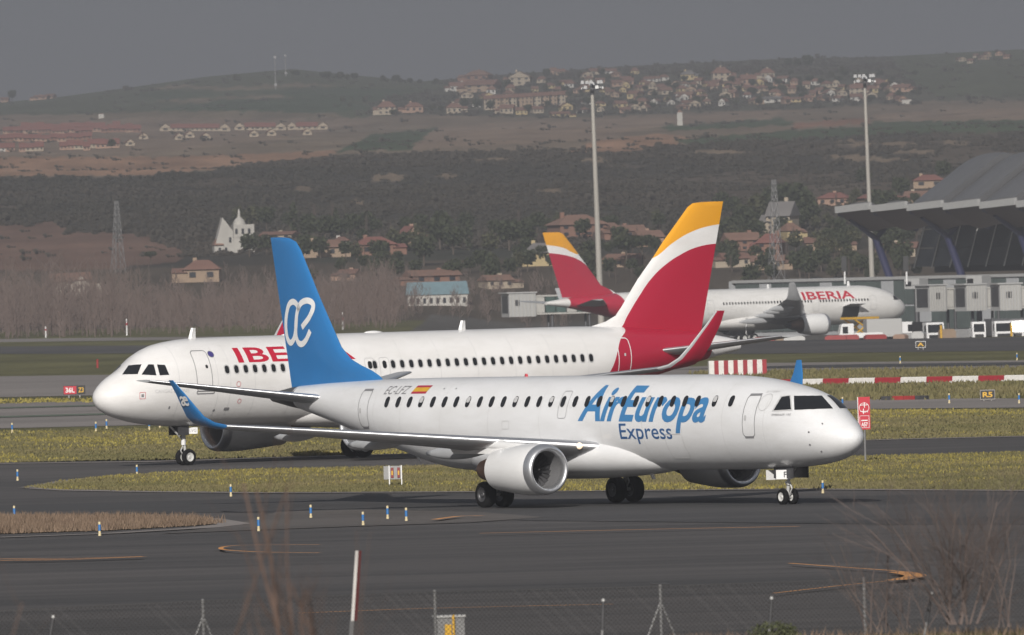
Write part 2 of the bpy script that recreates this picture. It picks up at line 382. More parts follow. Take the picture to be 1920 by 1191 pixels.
# ------------------------------------------------------------------ pavements on the flat airfield
def asphalt(name, c1, c2, st=(0.05, 0.32, 1), sc=1.0):
    m = bpy.data.materials.new(name); m.use_nodes = True; t = m.node_tree; b = t.nodes['Principled BSDF']
    b.inputs['Roughness'].default_value = 0.82; b.inputs['Specular IOR Level'].default_value = 0.25
    tc = t.nodes.new('ShaderNodeTexCoord')
    def n_(stretch, scale, det):
        mp = t.nodes.new('ShaderNodeMapping'); mp.inputs['Scale'].default_value = stretch
        n = t.nodes.new('ShaderNodeTexNoise'); n.inputs['Scale'].default_value = scale; n.inputs['Detail'].default_value = det; n.inputs['Roughness'].default_value = 0.6
        n.inputs['Distortion'].default_value = 0.4
        t.links.new(tc.outputs['Object'], mp.inputs[0]); t.links.new(mp.outputs[0], n.inputs['Vector']); return n.outputs['Fac']
    a = n_(st, sc, 7); d = n_((0.012, 0.05, 1), 1.0, 4); g = n_((1.2, 3, 3), 2.0, 5)
    def mm(op, x, y):
        q = t.nodes.new('ShaderNodeMath'); q.operation = op
        for i, v in enumerate((x, y)):
            if isinstance(v, float): q.inputs[i].default_value = v
            else: t.links.new(v, q.inputs[i])
        return q.outputs[0]
    f = mm('ADD', mm('ADD', mm('MULTIPLY', a, 0.5), mm('MULTIPLY', d, 0.5)), mm('MULTIPLY', g, 0.17))
    r = t.nodes.new('ShaderNodeValToRGB'); r.color_ramp.elements[0].position = 0.46; r.color_ramp.elements[1].position = 0.70
    r.color_ramp.elements[0].color = (*c1, 1); r.color_ramp.elements[1].color = (*c2, 1)
    t.links.new(f, r.inputs['Fac']); t.links.new(r.outputs['Color'], b.inputs['Base Color'])
    return m
m_asph = asphalt('worn_asphalt', (0.050, 0.049, 0.049), (0.105, 0.097, 0.094))
m_asph2 = asphalt('dark_asphalt', (0.046, 0.046, 0.047), (0.078, 0.075, 0.075))
m_pave = asphalt('old_concrete_pavement', (0.19, 0.172, 0.160), (0.28, 0.252, 0.235))
m_grass = mat('island_grass', (0.105, 0.106, 0.044), 0.95, scale=0.16, detail=10, col2=(0.22, 0.19, 0.092), spec=0.1, stretch=(1, 0.5, 1))
m_weed = mat('dry_weeds', (0.13, 0.10, 0.058), 0.95, scale=0.5, detail=8, col2=(0.20, 0.16, 0.10), spec=0.1)
def sheet(name, pts, z, m, label=None, world=False):
    P = [Vector((q[0], q[1], 0)) if world else G(*q) for q in pts]
    V = [(q.x, q.y, z) for q in P]
    bm = bmesh.new(); f = bm.faces.new([bm.verts.new(v) for v in V]); bmesh.ops.triangulate(bm, faces=[f]); bm.verts.index_update()
    o = mesh_obj(name, [v.co[:] for v in bm.verts], [[v.index for v in f.verts] for f in bm.faces], m); bm.free()
    o['kind'] = 'structure'
    if label: o['label'] = label
    return o
# wide apron from the bank to the far edge of the second taxiway
far_edge = [G(x, y) for x, y in ((-500, 882), (0, 868), (300, 864), (700, 852), (1200, 838), (1700, 822), (1920, 818), (2400, 806))]
sheet('asphalt_apron', [(-260, 296), (260, 296)]+[(q.x, q.y) for q in reversed(far_edge)], 0.02, m_asph, 'dark worn asphalt apron and taxiway under the two airliners', True)
sheet('near_taxiway', [(-600, 962), (0, 950), (500, 936), (1000, 938), (1500, 932), (2500, 925), (2500, 985), (1700, 985), (1000, 978), (700, 966), (420, 962), (0, 970), (-600, 985)], 0.035, m_asph2, 'darker strip of asphalt under the nearest airliner')
sheet('middle_taxiway', [(-500, 782), (0, 757), (600, 741), (1000, 742), (1300, 745), (1920, 748), (2400, 740), (2400, 757), (1920, 765), (1500, 768), (1100, 780), (600, 790), (0, 804), (-500, 812)], 0.02, m_pave, 'pale grey taxiway behind the airliners')
sheet('far_taxiway', [(-500, 722), (0, 706), (600, 698), (1300, 688), (1440, 681), (1920, 676), (2400, 668), (2400, 682), (1920, 690), (1440, 697), (1200, 712), (600, 735), (0, 745), (-500, 752)], 0.02, m_pave, 'far grey taxiway by the red and black sign')
sheet('apron_road', [(-500, 660), (0, 650), (600, 646), (1000, 642), (1400, 640), (1920, 632), (2400, 620), (2400, 646), (1920, 658), (1400, 664), (600, 662), (0, 664), (-500, 672)], 0.02, m_asph, 'road along the foot of the parking stands')
sheet('perimeter_road', [(-500, 650), (0, 636), (700, 628), (700, 633), (0, 642), (-500, 656)], 0.02, m_pave, 'perimeter road along the bare wood')
isl2 = [(60, 916), (130, 904), (240, 893), (430, 885), (700, 878), (1100, 872), (1500, 862), (1920, 851), (2300, 842), (2300, 922), (1920, 921), (1500, 918), (1200, 921), (960, 923), (500, 925), (300, 923), (140, 920)]
isl1 = [(-500, 970), (0, 975), (200, 974), (360, 977), (408, 984), (360, 988), (200, 997), (0, 1003), (-500, 1018)]
sheet('grass_island', isl2, 0.05, m_grass, 'long grass island between the two airliners')
sheet('weedy_island', isl1, 0.05, m_weed, 'dry weedy verge pointing in from the left')
KZ = [0]
def kerb_line(name, pts, w, z, m, label=None):
    KZ[0] += 1; z = z+0.0015*(KZ[0] % 24)
    P = [G(*q) for q in pts]; V, Fc = stroke([(q.x, q.y) for q in P], w)
    o = mesh_obj(name, [(a, b, z) for a, b in V], Fc, m); o['kind'] = 'structure'
    if label: o['label'] = label
kerb_line('concrete_edge', isl2[:3]+isl2[:2][::-1][:1], 0.3, 0.06, m_conc)
kerb_line('island_edge', [(60, 916), (140, 921), (300, 924), (500, 926), (960, 924), (1200, 922), (1500, 919), (1920, 922), (2300, 923)], 1.3, 0.045, m_pave)
kerb_line('island_back_edge', [(60, 915), (130, 903), (240, 892), (430, 884), (700, 877), (1100, 871), (1500, 861), (1920, 850)], 1.0, 0.045, m_pave)
kerb_line('verge_edge', [(-500, 1024), (0, 1010), (200, 1003), (380, 992), (440, 985), (380, 975), (200, 971), (0, 972)], 1.2, 0.045, m_pave)
kerb_line('service_path', [(1300, 876), (1480, 873), (1620, 869), (1920, 863), (2300, 855)], 3.0, 0.065, m_conc)
kerb_line('taxiway_shoulder', [(-500, 885), (0, 871), (300, 867), (700, 855), (1200, 841), (1700, 825), (2300, 811)], 2.2, 0.04, m_pave)
kerb_line('far_dark_strip', [(1380, 690), (1500, 688), (1920, 683), (2300, 677)], 14, 0.04, m_asph2)
kerb_line('green_strip', [(-300, 790), (0, 783), (400, 772)], 9, 0.04, mat('green_surface', (0.10, 0.13, 0.09), 0.9, var=0.2, scale=0.2))
kerb_line('green_strip', [(-300, 773), (0, 766), (400, 756)], 8, 0.04, MATS['green_surface'])
sheet('asphalt_shoulder', [(300, 1003), (430, 988), (520, 962), (640, 957), (900, 962), (1020, 972), (880, 982), (640, 990)], 0.042, asphalt('brown_grey_asphalt', (0.078, 0.071, 0.066), (0.13, 0.117, 0.108)), 'paler asphalt shoulder around the blue markers')
# painted orange taxi lines
def paint(pts, w): kerb_line('taxi_line', pts, w, 0.09, m_orange)
paint(smooth_path([(-200, 1062), (0, 1057), (120, 1055.5), (270, 1050)], 6), 0.45)
paint(smooth_path([(-200, 1057), (0, 1054), (120, 1053.4), (268, 1049.6)], 6), 0.28)
paint(smooth_path([(600, 1043), (500, 1041.5), (430, 1038), (414, 1034), (430, 1030), (480, 1028), (600, 1027.5)], 6), 0.16)
paint(smooth_path([(900, 1006), (1200, 999), (1500, 993)], 6), 0.34)
paint(smooth_path([(1480, 1063), (1600, 1072), (1690, 1079), (1715, 1087), (1690, 1094), (1600, 1103), (1450, 1120)], 8), 0.15)
paint(smooth_path([(1685, 1079.5), (1717, 1087), (1680, 1095)], 8), 0.62)
paint(smooth_path([(815, 980), (860, 974), (905, 973)], 4), 0.3)
paint(smooth_path([(560, 1158), (800, 1149), (1150, 1141)], 4), 0.22)

# ------------------------------------------------------------------ aircraft
class Fus:
    def __init__(s, rows, s0):
        x = [math.sqrt(r[0]) for r in rows]; s.top = pchip(x, [r[1] for r in rows]); s.bot = pchip(x, [r[2] for r in rows]); s.hw = pchip(x, [r[3] for r in rows])
        s.L = rows[-1][0]; s.s0 = s0
    def sec(s, q):
        q = math.sqrt(max(q, 0)); a, b, w = s.top(q), s.bot(q), s.hw(q); return (a+b)/2, (a-b)/2, w
    def pt(s, q, z, side, off=0.0):
        def base(q, z):
            zc, hh, w = s.sec(q); k = max(-0.999, min(0.999, (z-zc)/max(hh, 1e-4))); return Vector((s.s0-q, side*w*math.sqrt(1-k*k), zc+k*hh))
        P = base(q, z)
        if off:
            e = 0.03; n = (base(q+e, z)-P).cross(base(q, z+e)-P)
            if n.length < 1e-9: n = Vector((0, side, 0))
            n.normalize()
            if n.y*side < 0: n = -n
            P = P+n*off
        return P
    def front(s, lat, z, side, off=0.0):
        lo, hi = 0.0, 8.0
        for _ in range(30):
            m = (lo+hi)/2; zc, hh, w = s.sec(m)
            if w > 1e-4 and hh > 1e-4 and (lat/w)**2+((z-zc)/hh)**2 < 1: hi = m
            else: lo = m
        return Vector((s.s0-hi+off, side*lat+side*off*0.5, z+off*0.3))
    def mesh(s, name, m, parent, s_from=0.0, s_to=None, n=48):
        L = s.L if s_to is None else s_to
        st = sorted(set([s_from]+[(i/16)**2*6 for i in range(1, 17) if (i/16)**2*6 > s_from]+[6+i*1.0 for i in range(1, int(L-6)+1) if 6+i < L]+[L]))
        rings = []
        for q in st:
            zc, hh, w = s.sec(q); hh = max(hh, 0.004); w = max(w, 0.004)
            rings.append([(s.s0-q, w*math.cos(2*math.pi*i/n), zc+hh*math.sin(2*math.pi*i/n)) for i in range(n)])
        V, Fc = loft(rings); return mesh_obj(name, V, Fc, m, parent, smooth=True, angle=50, recalc=True)
def survey(fus, rootloc, rz, x, y, off=0.0):
    """point of the fuselage (local frame) seen at photograph pixel x, y"""
    a, b = ray(x, y); c, sn = math.cos(-rz), math.sin(-rz); last = None; best = None
    for i in range(1600):
        Y = rootloc[1]-26+i*0.02; X = a*Y-rootloc[0]; Yl = Y-rootloc[1]; z = CAM_H-b*Y-rootloc[2]
        lx, ly = X*c-Yl*sn, X*sn+Yl*c; q = fus.s0-lx
        if q < 0.02: continue
        zc, hh, w = fus.sec(q); f = (ly/max(w, 1e-3))**2+((z-zc)/max(hh, 1e-3))**2-1
        if best is None or f < best[0]: best = (f, lx, ly, z)
        if f < 0: break
    f, lx, ly, z = best; q = fus.s0-lx; zc, hh, w = fus.sec(q)
    n = Vector((0, ly/max(w, 1e-3)**2, (z-zc)/max(hh, 1e-3)**2)).normalized(); n.x = 0.35; n.normalize()
    k = 1/math.sqrt(max(1e-6, (ly/max(w, 1e-3))**2+((z-zc)/max(hh, 1e-3))**2))
    return Vector((lx, ly*k, zc+(z-zc)*k))+n*off
def survey_patch(name, fus, root, pxq, m, off=0.02, n=8, mirror=False):
    P = grid_patch(name, lambda x, y: survey(fus, root.location, root.rotation_euler.z, x, y, off), pxq, m, root, n)
    if mirror:
        o = mesh_obj(name, [(v.co.x, -v.co.y, v.co.z) for v in P.data.vertices], [tuple(p.vertices)[::-1] for p in P.data.polygons], m, root, smooth=True)
    return P
def rrect(w, h, r, n=4):
    P = []
    for cx, cy, a in ((w/2-r, h/2-r, 0), (-w/2+r, h/2-r, 90), (-w/2+r, -h/2+r, 180), (w/2-r, -h/2+r, 270)):
        for i in range(n+1):
            t = R(a+90*i/n); P.append((cx+r*math.cos(t), cy+r*math.sin(t)))
    return P
def patch(name, fus, side, s, z, poly, m, parent, off=0.008, lean=0.0):
    V = [fus.pt(s, z, side, off)]+[fus.pt(s+a+lean*b, z+b, side, off) for a, b in poly]; n = len(poly)
    return mesh_obj(name, V, [(0, i+1, (i+1) % n+1) for i in range(n)], m, parent)
def seam(name, fus, side, s, z0, z1, w, m, parent, off=0.006):
    n = 14; V = []
    for i in range(n+1):
        z = z0+(z1-z0)*i/n; V += [fus.pt(s-w/2, z, side, off), fus.pt(s+w/2, z, side, off)]
    return mesh_obj(name, V, [(2*i, 2*i+1, 2*i+3, 2*i+2) for i in range(n)], m, parent)
def ring(name, fus, side, s, z, poly, width, m, parent, off=0.01, sub=1):
    P = []
    for i in range(len(poly)):
        a, b = poly[i], poly[(i+1) % len(poly)]; k = max(1, int(math.hypot(b[0]-a[0], b[1]-a[1])/0.25))
        P += [(a[0]+(b[0]-a[0])*j/k, a[1]+(b[1]-a[1])*j/k) for j in range(k)]
    V = []; n = len(P)
    for i in range(n):
        d = Vector((P[(i+1) % n][0]-P[i-1][0], P[(i+1) % n][1]-P[i-1][1])).normalized(); q = (-d.y*width/2, d.x*width/2)
        V += [fus.pt(s+P[i][0]+q[0], z+P[i][1]+q[1], side, off), fus.pt(s+P[i][0]-q[0], z+P[i][1]-q[1], side, off)]
    return mesh_obj(name, V, [(2*i, 2*i+1, (2*i+3) % (2*n), (2*i+2) % (2*n)) for i in range(n)], m, parent)
def grid_patch(name, fn, quad, m, parent, n=8):
    (a, b, c, d) = [Vector((*q, 0)) for q in quad]; V = []
    for i in range(n+1):
        for j in range(n+1):
            u, v = i/n, j/n; q = (a*(1-u)+b*u)*(1-v)+(d*(1-u)+c*u)*v; V.append(fn(q.x, q.y))
    return mesh_obj(name, V, [(i*(n+1)+j, (i+1)*(n+1)+j, (i+1)*(n+1)+j+1, i*(n+1)+j+1) for i in range(n) for j in range(n)], m, parent, smooth=True)
def text_on(name, txt, fus, side, s_start, z0, width, cap, m, parent, shear=0.0, bold=0.0, off=0.009, slant=0.0):
    V, Fc = text_faces(txt, width, cap, shear, bold, cut=0.16)
    d = 1 if side > 0 else -1
    return mesh_obj(name, [fus.pt(s_start+d*a, z0+b+slant*a, side, off) for a, b in V], Fc, m, parent)
AF = [(1.0, 0.0), (0.9, 0.012), (0.7, 0.028), (0.45, 0.040), (0.25, 0.042), (0.1, 0.034), (0.03, 0.022), (0.0, 0.0), (0.02, -0.03), (0.1, -0.058), (0.25, -0.075), (0.45, -0.072), (0.7, -0.040), (0.9, -0.010)]
AF_LE = [(0.13, 0.0375), (0.08, 0.033), (0.03, 0.0235), (0.008, 0.012), (-0.004, 0.0), (0.004, -0.018), (0.02, -0.0315), (0.06, -0.047), (0.11, -0.0605)]
SYM = [(1.0, 0.0), (0.9, 0.018), (0.7, 0.05), (0.45, 0.078), (0.25, 0.082), (0.1, 0.06), (0.03, 0.035), (0.0, 0.0)]
def wing_rings(st, s0, side, prof, thick=1.0, grow=0.0):
    """st: (lat, s_le, chord, z, twist, cant) rows; prof in chord units"""
    rings = []
    for lat, sl, ch, z, tw, cant in st:
        rg = []
        for a, h in prof:
            zz = h*ch*thick*(1+grow); xx = a*ch
            dz = zz*math.cos(cant); dy = -zz*math.sin(cant)
            rg.append((s0-sl-xx, side*(lat+dy), z+dz-math.sin(tw)*xx))
        rings.append(rg)
    return rings
def make_wing(name, root, st, s0, side, m, m_le=None, thick=1.0):
    V, Fc = loft(wing_rings(st, s0, side, AF, thick)); w = mesh_obj(name, V, Fc, m, root, smooth=True, angle=40, recalc=True)
    if m_le:
        V, Fc = loft(wing_rings(st, s0, side, AF_LE, thick, 0.05), closed=False); mesh_obj('leading_edge', V, Fc, m_le, w, smooth=True)
    return w
def make_fin(name, root, le, te, s0, m, tmax=0.11):
    """vertical fin from leading and trailing edge tables (z, s)"""
    zs = sorted(set([q[0] for q in le])); rings = []
    L = lambda z: np.interp(z, [q[0] for q in le], [q[1] for q in le]); Tt = lambda z: np.interp(z, [q[0] for q in te], [q[1] for q in te])
    zz = sorted(set(zs+list(np.linspace(zs[0], zs[-1], 10)))); half = [(a, h) for a, h in SYM]
    prof = half+[(a, -h) for a, h in half[1:-1][::-1]]
    for i, z in enumerate(zz):
        a, b = float(L(z)), float(Tt(z)); ch = b-a; tk = min(tmax*ch, 0.42)/0.164*(0.55 if i == len(zz)-1 else 1)
        rings.append([(s0-a-q*ch, h*tk, z) for q, h in prof])
    V, Fc = loft(rings); return mesh_obj(name, V, Fc, m, root, smooth=True, angle=40, recalc=True)
def canoe(name, root, s0, sa, sb, lat, z, w, h, m, side, droop=0.0):
    rings = []
    for i in range(11):
        t = i/10; k = math.sin(math.pi*min(0.97, max(0.03, t)))**0.6
        rings.append([(s0-(sa+(sb-sa)*t), side*lat+w*k*math.cos(2*math.pi*j/12), z-droop*t+h*k*math.sin(2*math.pi*j/12)) for j in range(12)])
    V, Fc = loft(rings); return mesh_obj(name, V, Fc, m, root, smooth=True, recalc=True)
def wheel_meshes(r, w):
    prof = [(-w*0.5, r*0.55), (-w*0.5, r*0.80), (-w*0.42, r*0.93), (-w*0.25, r*0.99), (0, r), (w*0.25, r*0.99), (w*0.42, r*0.93), (w*0.5, r*0.80), (w*0.5, r*0.55)]
    V, Fc = lathe(prof, 28, 'y'); a = mesh_obj('tyre', V, Fc, m_tyre, smooth=True, angle=50)
    prof = [(-w*0.44, 0.02), (-w*0.44, r*0.16), (-w*0.30, r*0.22), (-w*0.34, r*0.42), (-w*0.47, r*0.5), (-w*0.49, r*0.57), (w*0.49, r*0.57), (w*0.47, r*0.5), (w*0.34, r*0.42), (w*0.30, r*0.22), (w*0.44, r*0.16), (w*0.44, 0.02)]
    V, Fc = lathe(prof, 20, 'y'); b = mesh_obj('rim', V, Fc, m_rim, smooth=True, angle=40)
    A, B = a.data, b.data; bpy.data.objects.remove(a); bpy.data.objects.remove(b); return A, B
def gear(name, root, x, y, r, w, gap, top, mr, lean=0.0, brace=0.8, tandem=None):
    """a landing gear leg with its pair (or bogie) of wheels; sits on the ground at x, y"""
    mb = MB(); mb.bar((x, y, r), (x+lean*0.4, y, top*0.62), 0.055+0.03*r, 0.055+0.03*r, 10); mb.bar((x+lean*0.4, y, top*0.55), (x+lean, y, top), 0.085+0.06*r, 0.11+0.06*r, 10)
    mb.bar((x, y-gap-w*0.4, r), (x, y+gap+w*0.4, r), 0.06, 0.06, 8)
    mb.bar((x+0.05, y, top*0.55), (x+brace, y, top), 0.045, 0.05, 8)
    mb.bar((x+0.10, y, r+0.05), (x+0.28, y, r+0.3), 0.03, 0.03, 6); mb.bar((x+0.28, y, r+0.3), (x+0.1, y, r+0.62), 0.03, 0.03, 6)
    g = mb.build(name, m_strut, root, smooth=True, angle=40)
    for dx in (tandem or (0,)):
        for sgn in (-1, 1):
            ty = share('tyre', mr[0], g, (x+dx, y+sgn*gap, r)); share('rim', mr[1], g, (x+dx, y+sgn*gap, r))
    return g
def engine(root, s0, side, lat, z, lip, r, ln, m_cowl, fan_n=22):
    """turbofan: cowl, polished lip, intake duct, fan, core nozzle; axis along x"""
    X = s0-lip; y = side*lat
    prof = [(-0.10*r, 1.02), (-0.35*r, 1.075), (-0.9*r, 1.10), (-1.6*r, 1.09), (-2.3*r, 1.03), (-ln, 0.88), (-ln, 0.84), (-ln+0.3, 0.84)]
    V, Fc = lathe([(a, b*r) for a, b in prof], 40, 'x', (X, y, z)); e = mesh_obj('engine_nacelle', V, Fc, m_cowl, root, smooth=True, angle=40)
    lipp = [(-0.32*r, 0.79), (-0.14*r, 0.805), (-0.03*r, 0.85), (0.01*r, 0.91), (-0.02*r, 0.97), (-0.10*r, 1.03), (-0.25*r, 1.074), (-0.42*r, 1.09)]
    V, Fc = lathe([(a, b*r) for a, b in lipp], 40, 'x', (X, y, z)); mesh_obj('intake_lip', V, Fc, m_metal, e, smooth=True)
    V, Fc = lathe([(-0.27*r, 0.803*r), (-0.8*r, 0.80*r), (-1.25*r, 0.82*r)], 36, 'x', (X, y, z)); mesh_obj('intake_duct', V, Fc, mat('duct_grey', (0.16, 0.16, 0.165), 0.5), e, smooth=True)
    mb = MB()
    for i in range(fan_n):
        t0 = 2*math.pi*i/fan_n; tw = 0.22
        P = []
        for rr, dt in ((0.25*r, 0.0), (0.80*r, 0.12)):
            for k in (-1, 1):
                t = t0+dt+k*tw*0.5; P.append((X-1.1*r+k*0.05*r, y+rr*math.cos(t), z+rr*math.sin(t)))
        mb.add(P, [(0, 1, 3, 2)])
    V, Fc = lathe([(-1.22*r, 0.82*r), (-1.221*r, 0.01)], 30, 'x', (X, y, z)); mb.add(V, Fc)
    fan = mb.build('fan', m_dmetal, e)
    V, Fc = lathe([(-0.72*r, 0.004), (-0.78*r, 0.07*r), (-0.95*r, 0.18*r), (-1.12*r, 0.26*r)], 20, 'x', (X, y, z)); mesh_obj('spinner', V, Fc, m_black, e, smooth=True)
    V, Fc = lathe([(-ln+0.5, 0.66*r), (-ln-0.1*r, 0.64*r), (-ln-0.9*r, 0.50*r), (-ln-1.3*r, 0.40*r), (-ln-1.28*r, 0.36*r), (-ln-0.9*r, 0.34*r)], 28, 'x', (X, y, z)); mesh_obj('core_nozzle', V, Fc, m_brown, e, smooth=True, angle=40)
    V, Fc = lathe([(-ln-0.8*r, 0.30*r), (-ln-1.5*r, 0.2*r), (-ln-2.0*r, 0.03*r)], 20, 'x', (X, y, z)); mesh_obj('exhaust_plug', V, Fc, m_dmetal, e, smooth=True)
    return e
def pylon(root, s0, side, lat, z0, z1, sa, sb, sc, sd, m, w=0.2):
    """strut between nacelle top and wing"""
    P = []
    for z, a, b in ((z0, sa, sb), (z1, sc, sd)):
        ring_ = []
        for t, k in ((0, 0.1), (0.2, 0.9), (0.6, 1), (1, 0.15)):
            ring_.append((s0-(a+(b-a)*t), side*lat+w*k, z))
        for t, k in ((1, 0.15), (0.6, 1), (0.2, 0.9), (0, 0.1)):
            ring_.append((s0-(a+(b-a)*t), side*lat-w*k, z))
        P.append(ring_)
    V, Fc = loft(P); return mesh_obj('engine_pylon', V, Fc, m, root, smooth=True, angle=35, recalc=True)
def blade(name, root, s0, s, z, h, ch, m, y=0.0, rake=0.5):
    rings = [[(s0-s-rake*k*h-ch*(1-0.4*k)*a, y+b*ch*0.35, z+h*k) for a, b in ((0, 0), (0.3, 0.5), (1, 0), (0.3, -0.5))] for k in (0, 1)]
    V, Fc = loft(rings); return mesh_obj(name, V, Fc, m, root, recalc=True)
def fairing(root, s0, sa, sb, hw, zt_, zb, m):
    rings = []
    for i in range(17):
        t = i/16; k = max(0.02, math.sin(math.pi*t))**0.45
        zc = (zt_+zb)/2; rings.append([(s0-(sa+(sb-sa)*t), hw*k*math.copysign(abs(math.cos(q))**0.8, math.cos(q)), zc+(zt_-zb)/2*(0.35+0.65*k)*math.sin(q)) for q in [2*math.pi*j/28 for j in range(28)]])
    V, Fc = loft(rings); return mesh_obj('belly_fairing', V, Fc, m, root, smooth=True, angle=50, recalc=True)

m_seam = mat('paint_seam', (0.60, 0.60, 0.60), 0.5)
def shade(fus, side, s, z, w, m_parent): patch('window_shade', fus, side, s, z+0.07, rrect(w, 0.2, 0.06), m_lineF, m_parent, 0.026)
# ---- nearest airliner: white regional twin-jet with a blue fin
def build_regional():
    s0 = 19.1; a = 0.969
    root = thing('regional_airliner', (1.623, 519.5, 0.02), -a, 'nearest white airliner, nose to the right, with plain blue tail fin', 'airliner')
    fus = Fus([(0, 2.43, 2.41, 0.0), (0.06, 2.62, 2.22, 0.22), (0.25, 2.82, 2.02, 0.46), (0.6, 3.08, 1.82, 0.72), (1.22, 3.47, 1.62, 1.00), (2.02, 3.98, 1.49, 1.21), (2.6, 4.18, 1.43, 1.31), (3.5, 4.37, 1.38, 1.41),
               (5.17, 4.62, 1.32, 1.49), (7, 4.76, 1.30, 1.505), (10, 4.82, 1.30, 1.505), (24, 4.84, 1.30, 1.505), (26, 4.84, 1.42, 1.49), (28, 4.83, 1.80, 1.42), (31, 4.80, 2.50, 1.16), (34, 4.72, 3.20, 0.82), (36.4, 4.60, 3.72, 0.50)], s0)
    mw = livery('white_livery_regional', s0, (0.79, 0.795, 0.805), [])
    fus.mesh('fuselage', mw, root)
    f2 = Fus([(0, 4.7, 3.6, 0.6), (36.3, 4.605, 3.70, 0.515), (37.4, 4.50, 3.86, 0.36), (38.3, 4.36, 4.0, 0.22)], s0)
    f2.mesh('tail_cone', mat('tailcone_metal', (0.17, 0.165, 0.16), 0.4, 0.6, var=0.2, scale=2), root, 36.3)
    fairing(root, s0, 10.9, 24.6, 1.86, 2.72, 0.98, mw)
    for sd in (-1, 1):
        st = [(0.9, 14.0, 6.7, 2.15, 0.05, 0), (1.6, 14.6, 6.1, 2.26, 0.05, 0), (5.2, 17.1, 3.9, 2.62, 0.04, 0), (9.5, 19.75, 2.6, 3.04, 0.02, 0), (13.0, 21.9, 1.62, 3.36, 0.0, 0)]
        w = make_wing('wing', root, st, s0, sd, m_grey, m_metal)
        sw = [(13.0, 21.9, 1.62, 3.36, 0, 0.05), (13.35, 22.15, 1.50, 3.47, 0, 0.35), (13.65, 22.42, 1.2, 3.72, 0, 0.75), (13.86, 22.66, 0.95, 4.1, 0, 1.1), (14.12, 22.98, 0.62, 4.6, 0, 1.22), (14.36, 23.38, 0.32, 5.1, 0, 1.25)]
        wl = make_wing('winglet', root, sw, s0, sd, m_blue, None)
        for i, (la, sa, sb, z, h) in enumerate(((3.2, 19.0, 23.2, 2.02, 0.22), (6.6, 19.6, 23.4, 2.45, 0.2), (9.7, 20.8, 23.7, 2.82, 0.17))): canoe('flap_fairing', root, s0, sa, sb, la, z+0.12, 0.17, h*1.25, m_grey, sd, 0.1)
        e = engine(root, s0, sd, 4.4, 1.45, 13.38, 0.87, 3.15, m_white)
        pylon(root, s0, sd, 4.4, 2.05, 2.56, 14.5, 19.6, 16.4, 20.2, m_white)
        canoe('pylon_fairing', root, s0, 14.3, 19.6, 4.4, 2.3, 0.22, 0.2, m_white, sd, -0.1)
        hs = [(0.3, 33.5, 3.7, 4.1, 0, 0), (0.9, 34.1, 3.25, 4.2, 0, 0), (6.05, 37.75, 1.05, 4.98, 0, 0)]
        make_wing('horizontal_stabiliser', root, hs, s0, sd, m_grey, m_metal, 0.85)
    le = [(4.45, 30.2), (4.95, 31.0), (5.15, 31.5), (5.35, 32.2), (5.6, 32.9), (6.06, 33.55), (7.96, 34.93), (9.83, 36.18), (10.15, 36.5), (10.3, 36.95), (10.34, 37.4)]
    te = [(4.45, 37.05), (10.34, 38.28)]
    make_fin('tail_fin', root, le, te, s0, m_blue)
    # script monogram on the fin (white strokes)
    def fin_pt(sd):
        def f(x, y):
            return Vector((s0-x, sd*0.0, y))
        return f
    ZX = lambda q: (q[0]/2.978, 400+q[1]/2.978)
    fa = Vector((math.cos(a), -math.sin(a)))
    def on_fin(q):      # photograph survey point -> station, height in the plane of symmetry
        x, y = ZX(q); A, B = ray(x, y); det = A*(-fa.y)+fa.x
        rx, ry = 1.623, 519.5
        Y = (rx*(-fa.y)+fa.x*ry)/det; d = (Y-ry)/fa.y
        return s0-d, CAM_H-B*Y
    K1 = [(1690, 545), (1672, 508), (1648, 497), (1622, 520), (1605, 585), (1602, 650), (1612, 705), (1632, 726), (1655, 700), (1668, 640), (1676, 560), (1700, 506), (1735, 490), (1763, 505), (1766, 540), (1745, 590), (1705, 640)]
    K2 = [(1674, 575), (1668, 640), (1670, 690), (1684, 725), (1708, 732), (1735, 705), (1757, 658)]
    LG = MB()
    for K in (K1, K2):
        P = smooth_path([on_fin(q) for q in K], 6); V, Fc = stroke(P, 0.235)
        def thick_at(s_, z_):
            L_ = float(np.interp(z_, [q[0] for q in le], [q[1] for q in le])); T_ = float(np.interp(z_, [q[0] for q in te], [q[1] for q in te])); ch = T_-L_
            x_ = min(1, max(0, (s_-L_)/ch)); h_ = float(np.interp(x_, [q[0] for q in SYM][::-1], [q[1] for q in SYM][::-1]))
            return h_*min(0.11*ch, 0.42)/0.164
        for sd in (-1, 1): LG.add([(s0-p, sd*(thick_at(p, q)+(0.014 if K is K1 else 0.02)), q) for p, q in V], Fc)
    LG.build('fin_monogram', m_white, root)
    # stub monogram on the near winglet's outer face
    V, Fc = text_faces('\u00e6', 0.52, 0.5, 0.2, 0.02)
    mesh_obj('winglet_monogram', [(s0-23.42+x_, -(13.86+0.26*((4.15+y_)-4.1)/0.55+0.10), 4.15+y_) for x_, y_ in V], Fc, m_white, root)
    # cabin windows, doors and lettering on the starboard side
    side = -1
    win = rrect(0.28, 0.40, 0.125, 4)
    ss = [6.0, 7.02]+[8.1+0.79*i for i in range(27)]
    for s in ss:
        if 29.6 > s:
            wn = patch('cabin_window', fus, side, s, 3.84+0.0052*(s-6), win, m_glass, root, 0.02, lean=0.0)
            if int(s*10) % 7 in (0, 3): shade(fus, side, s, 3.84+0.0052*(s-6), 0.22, wn)
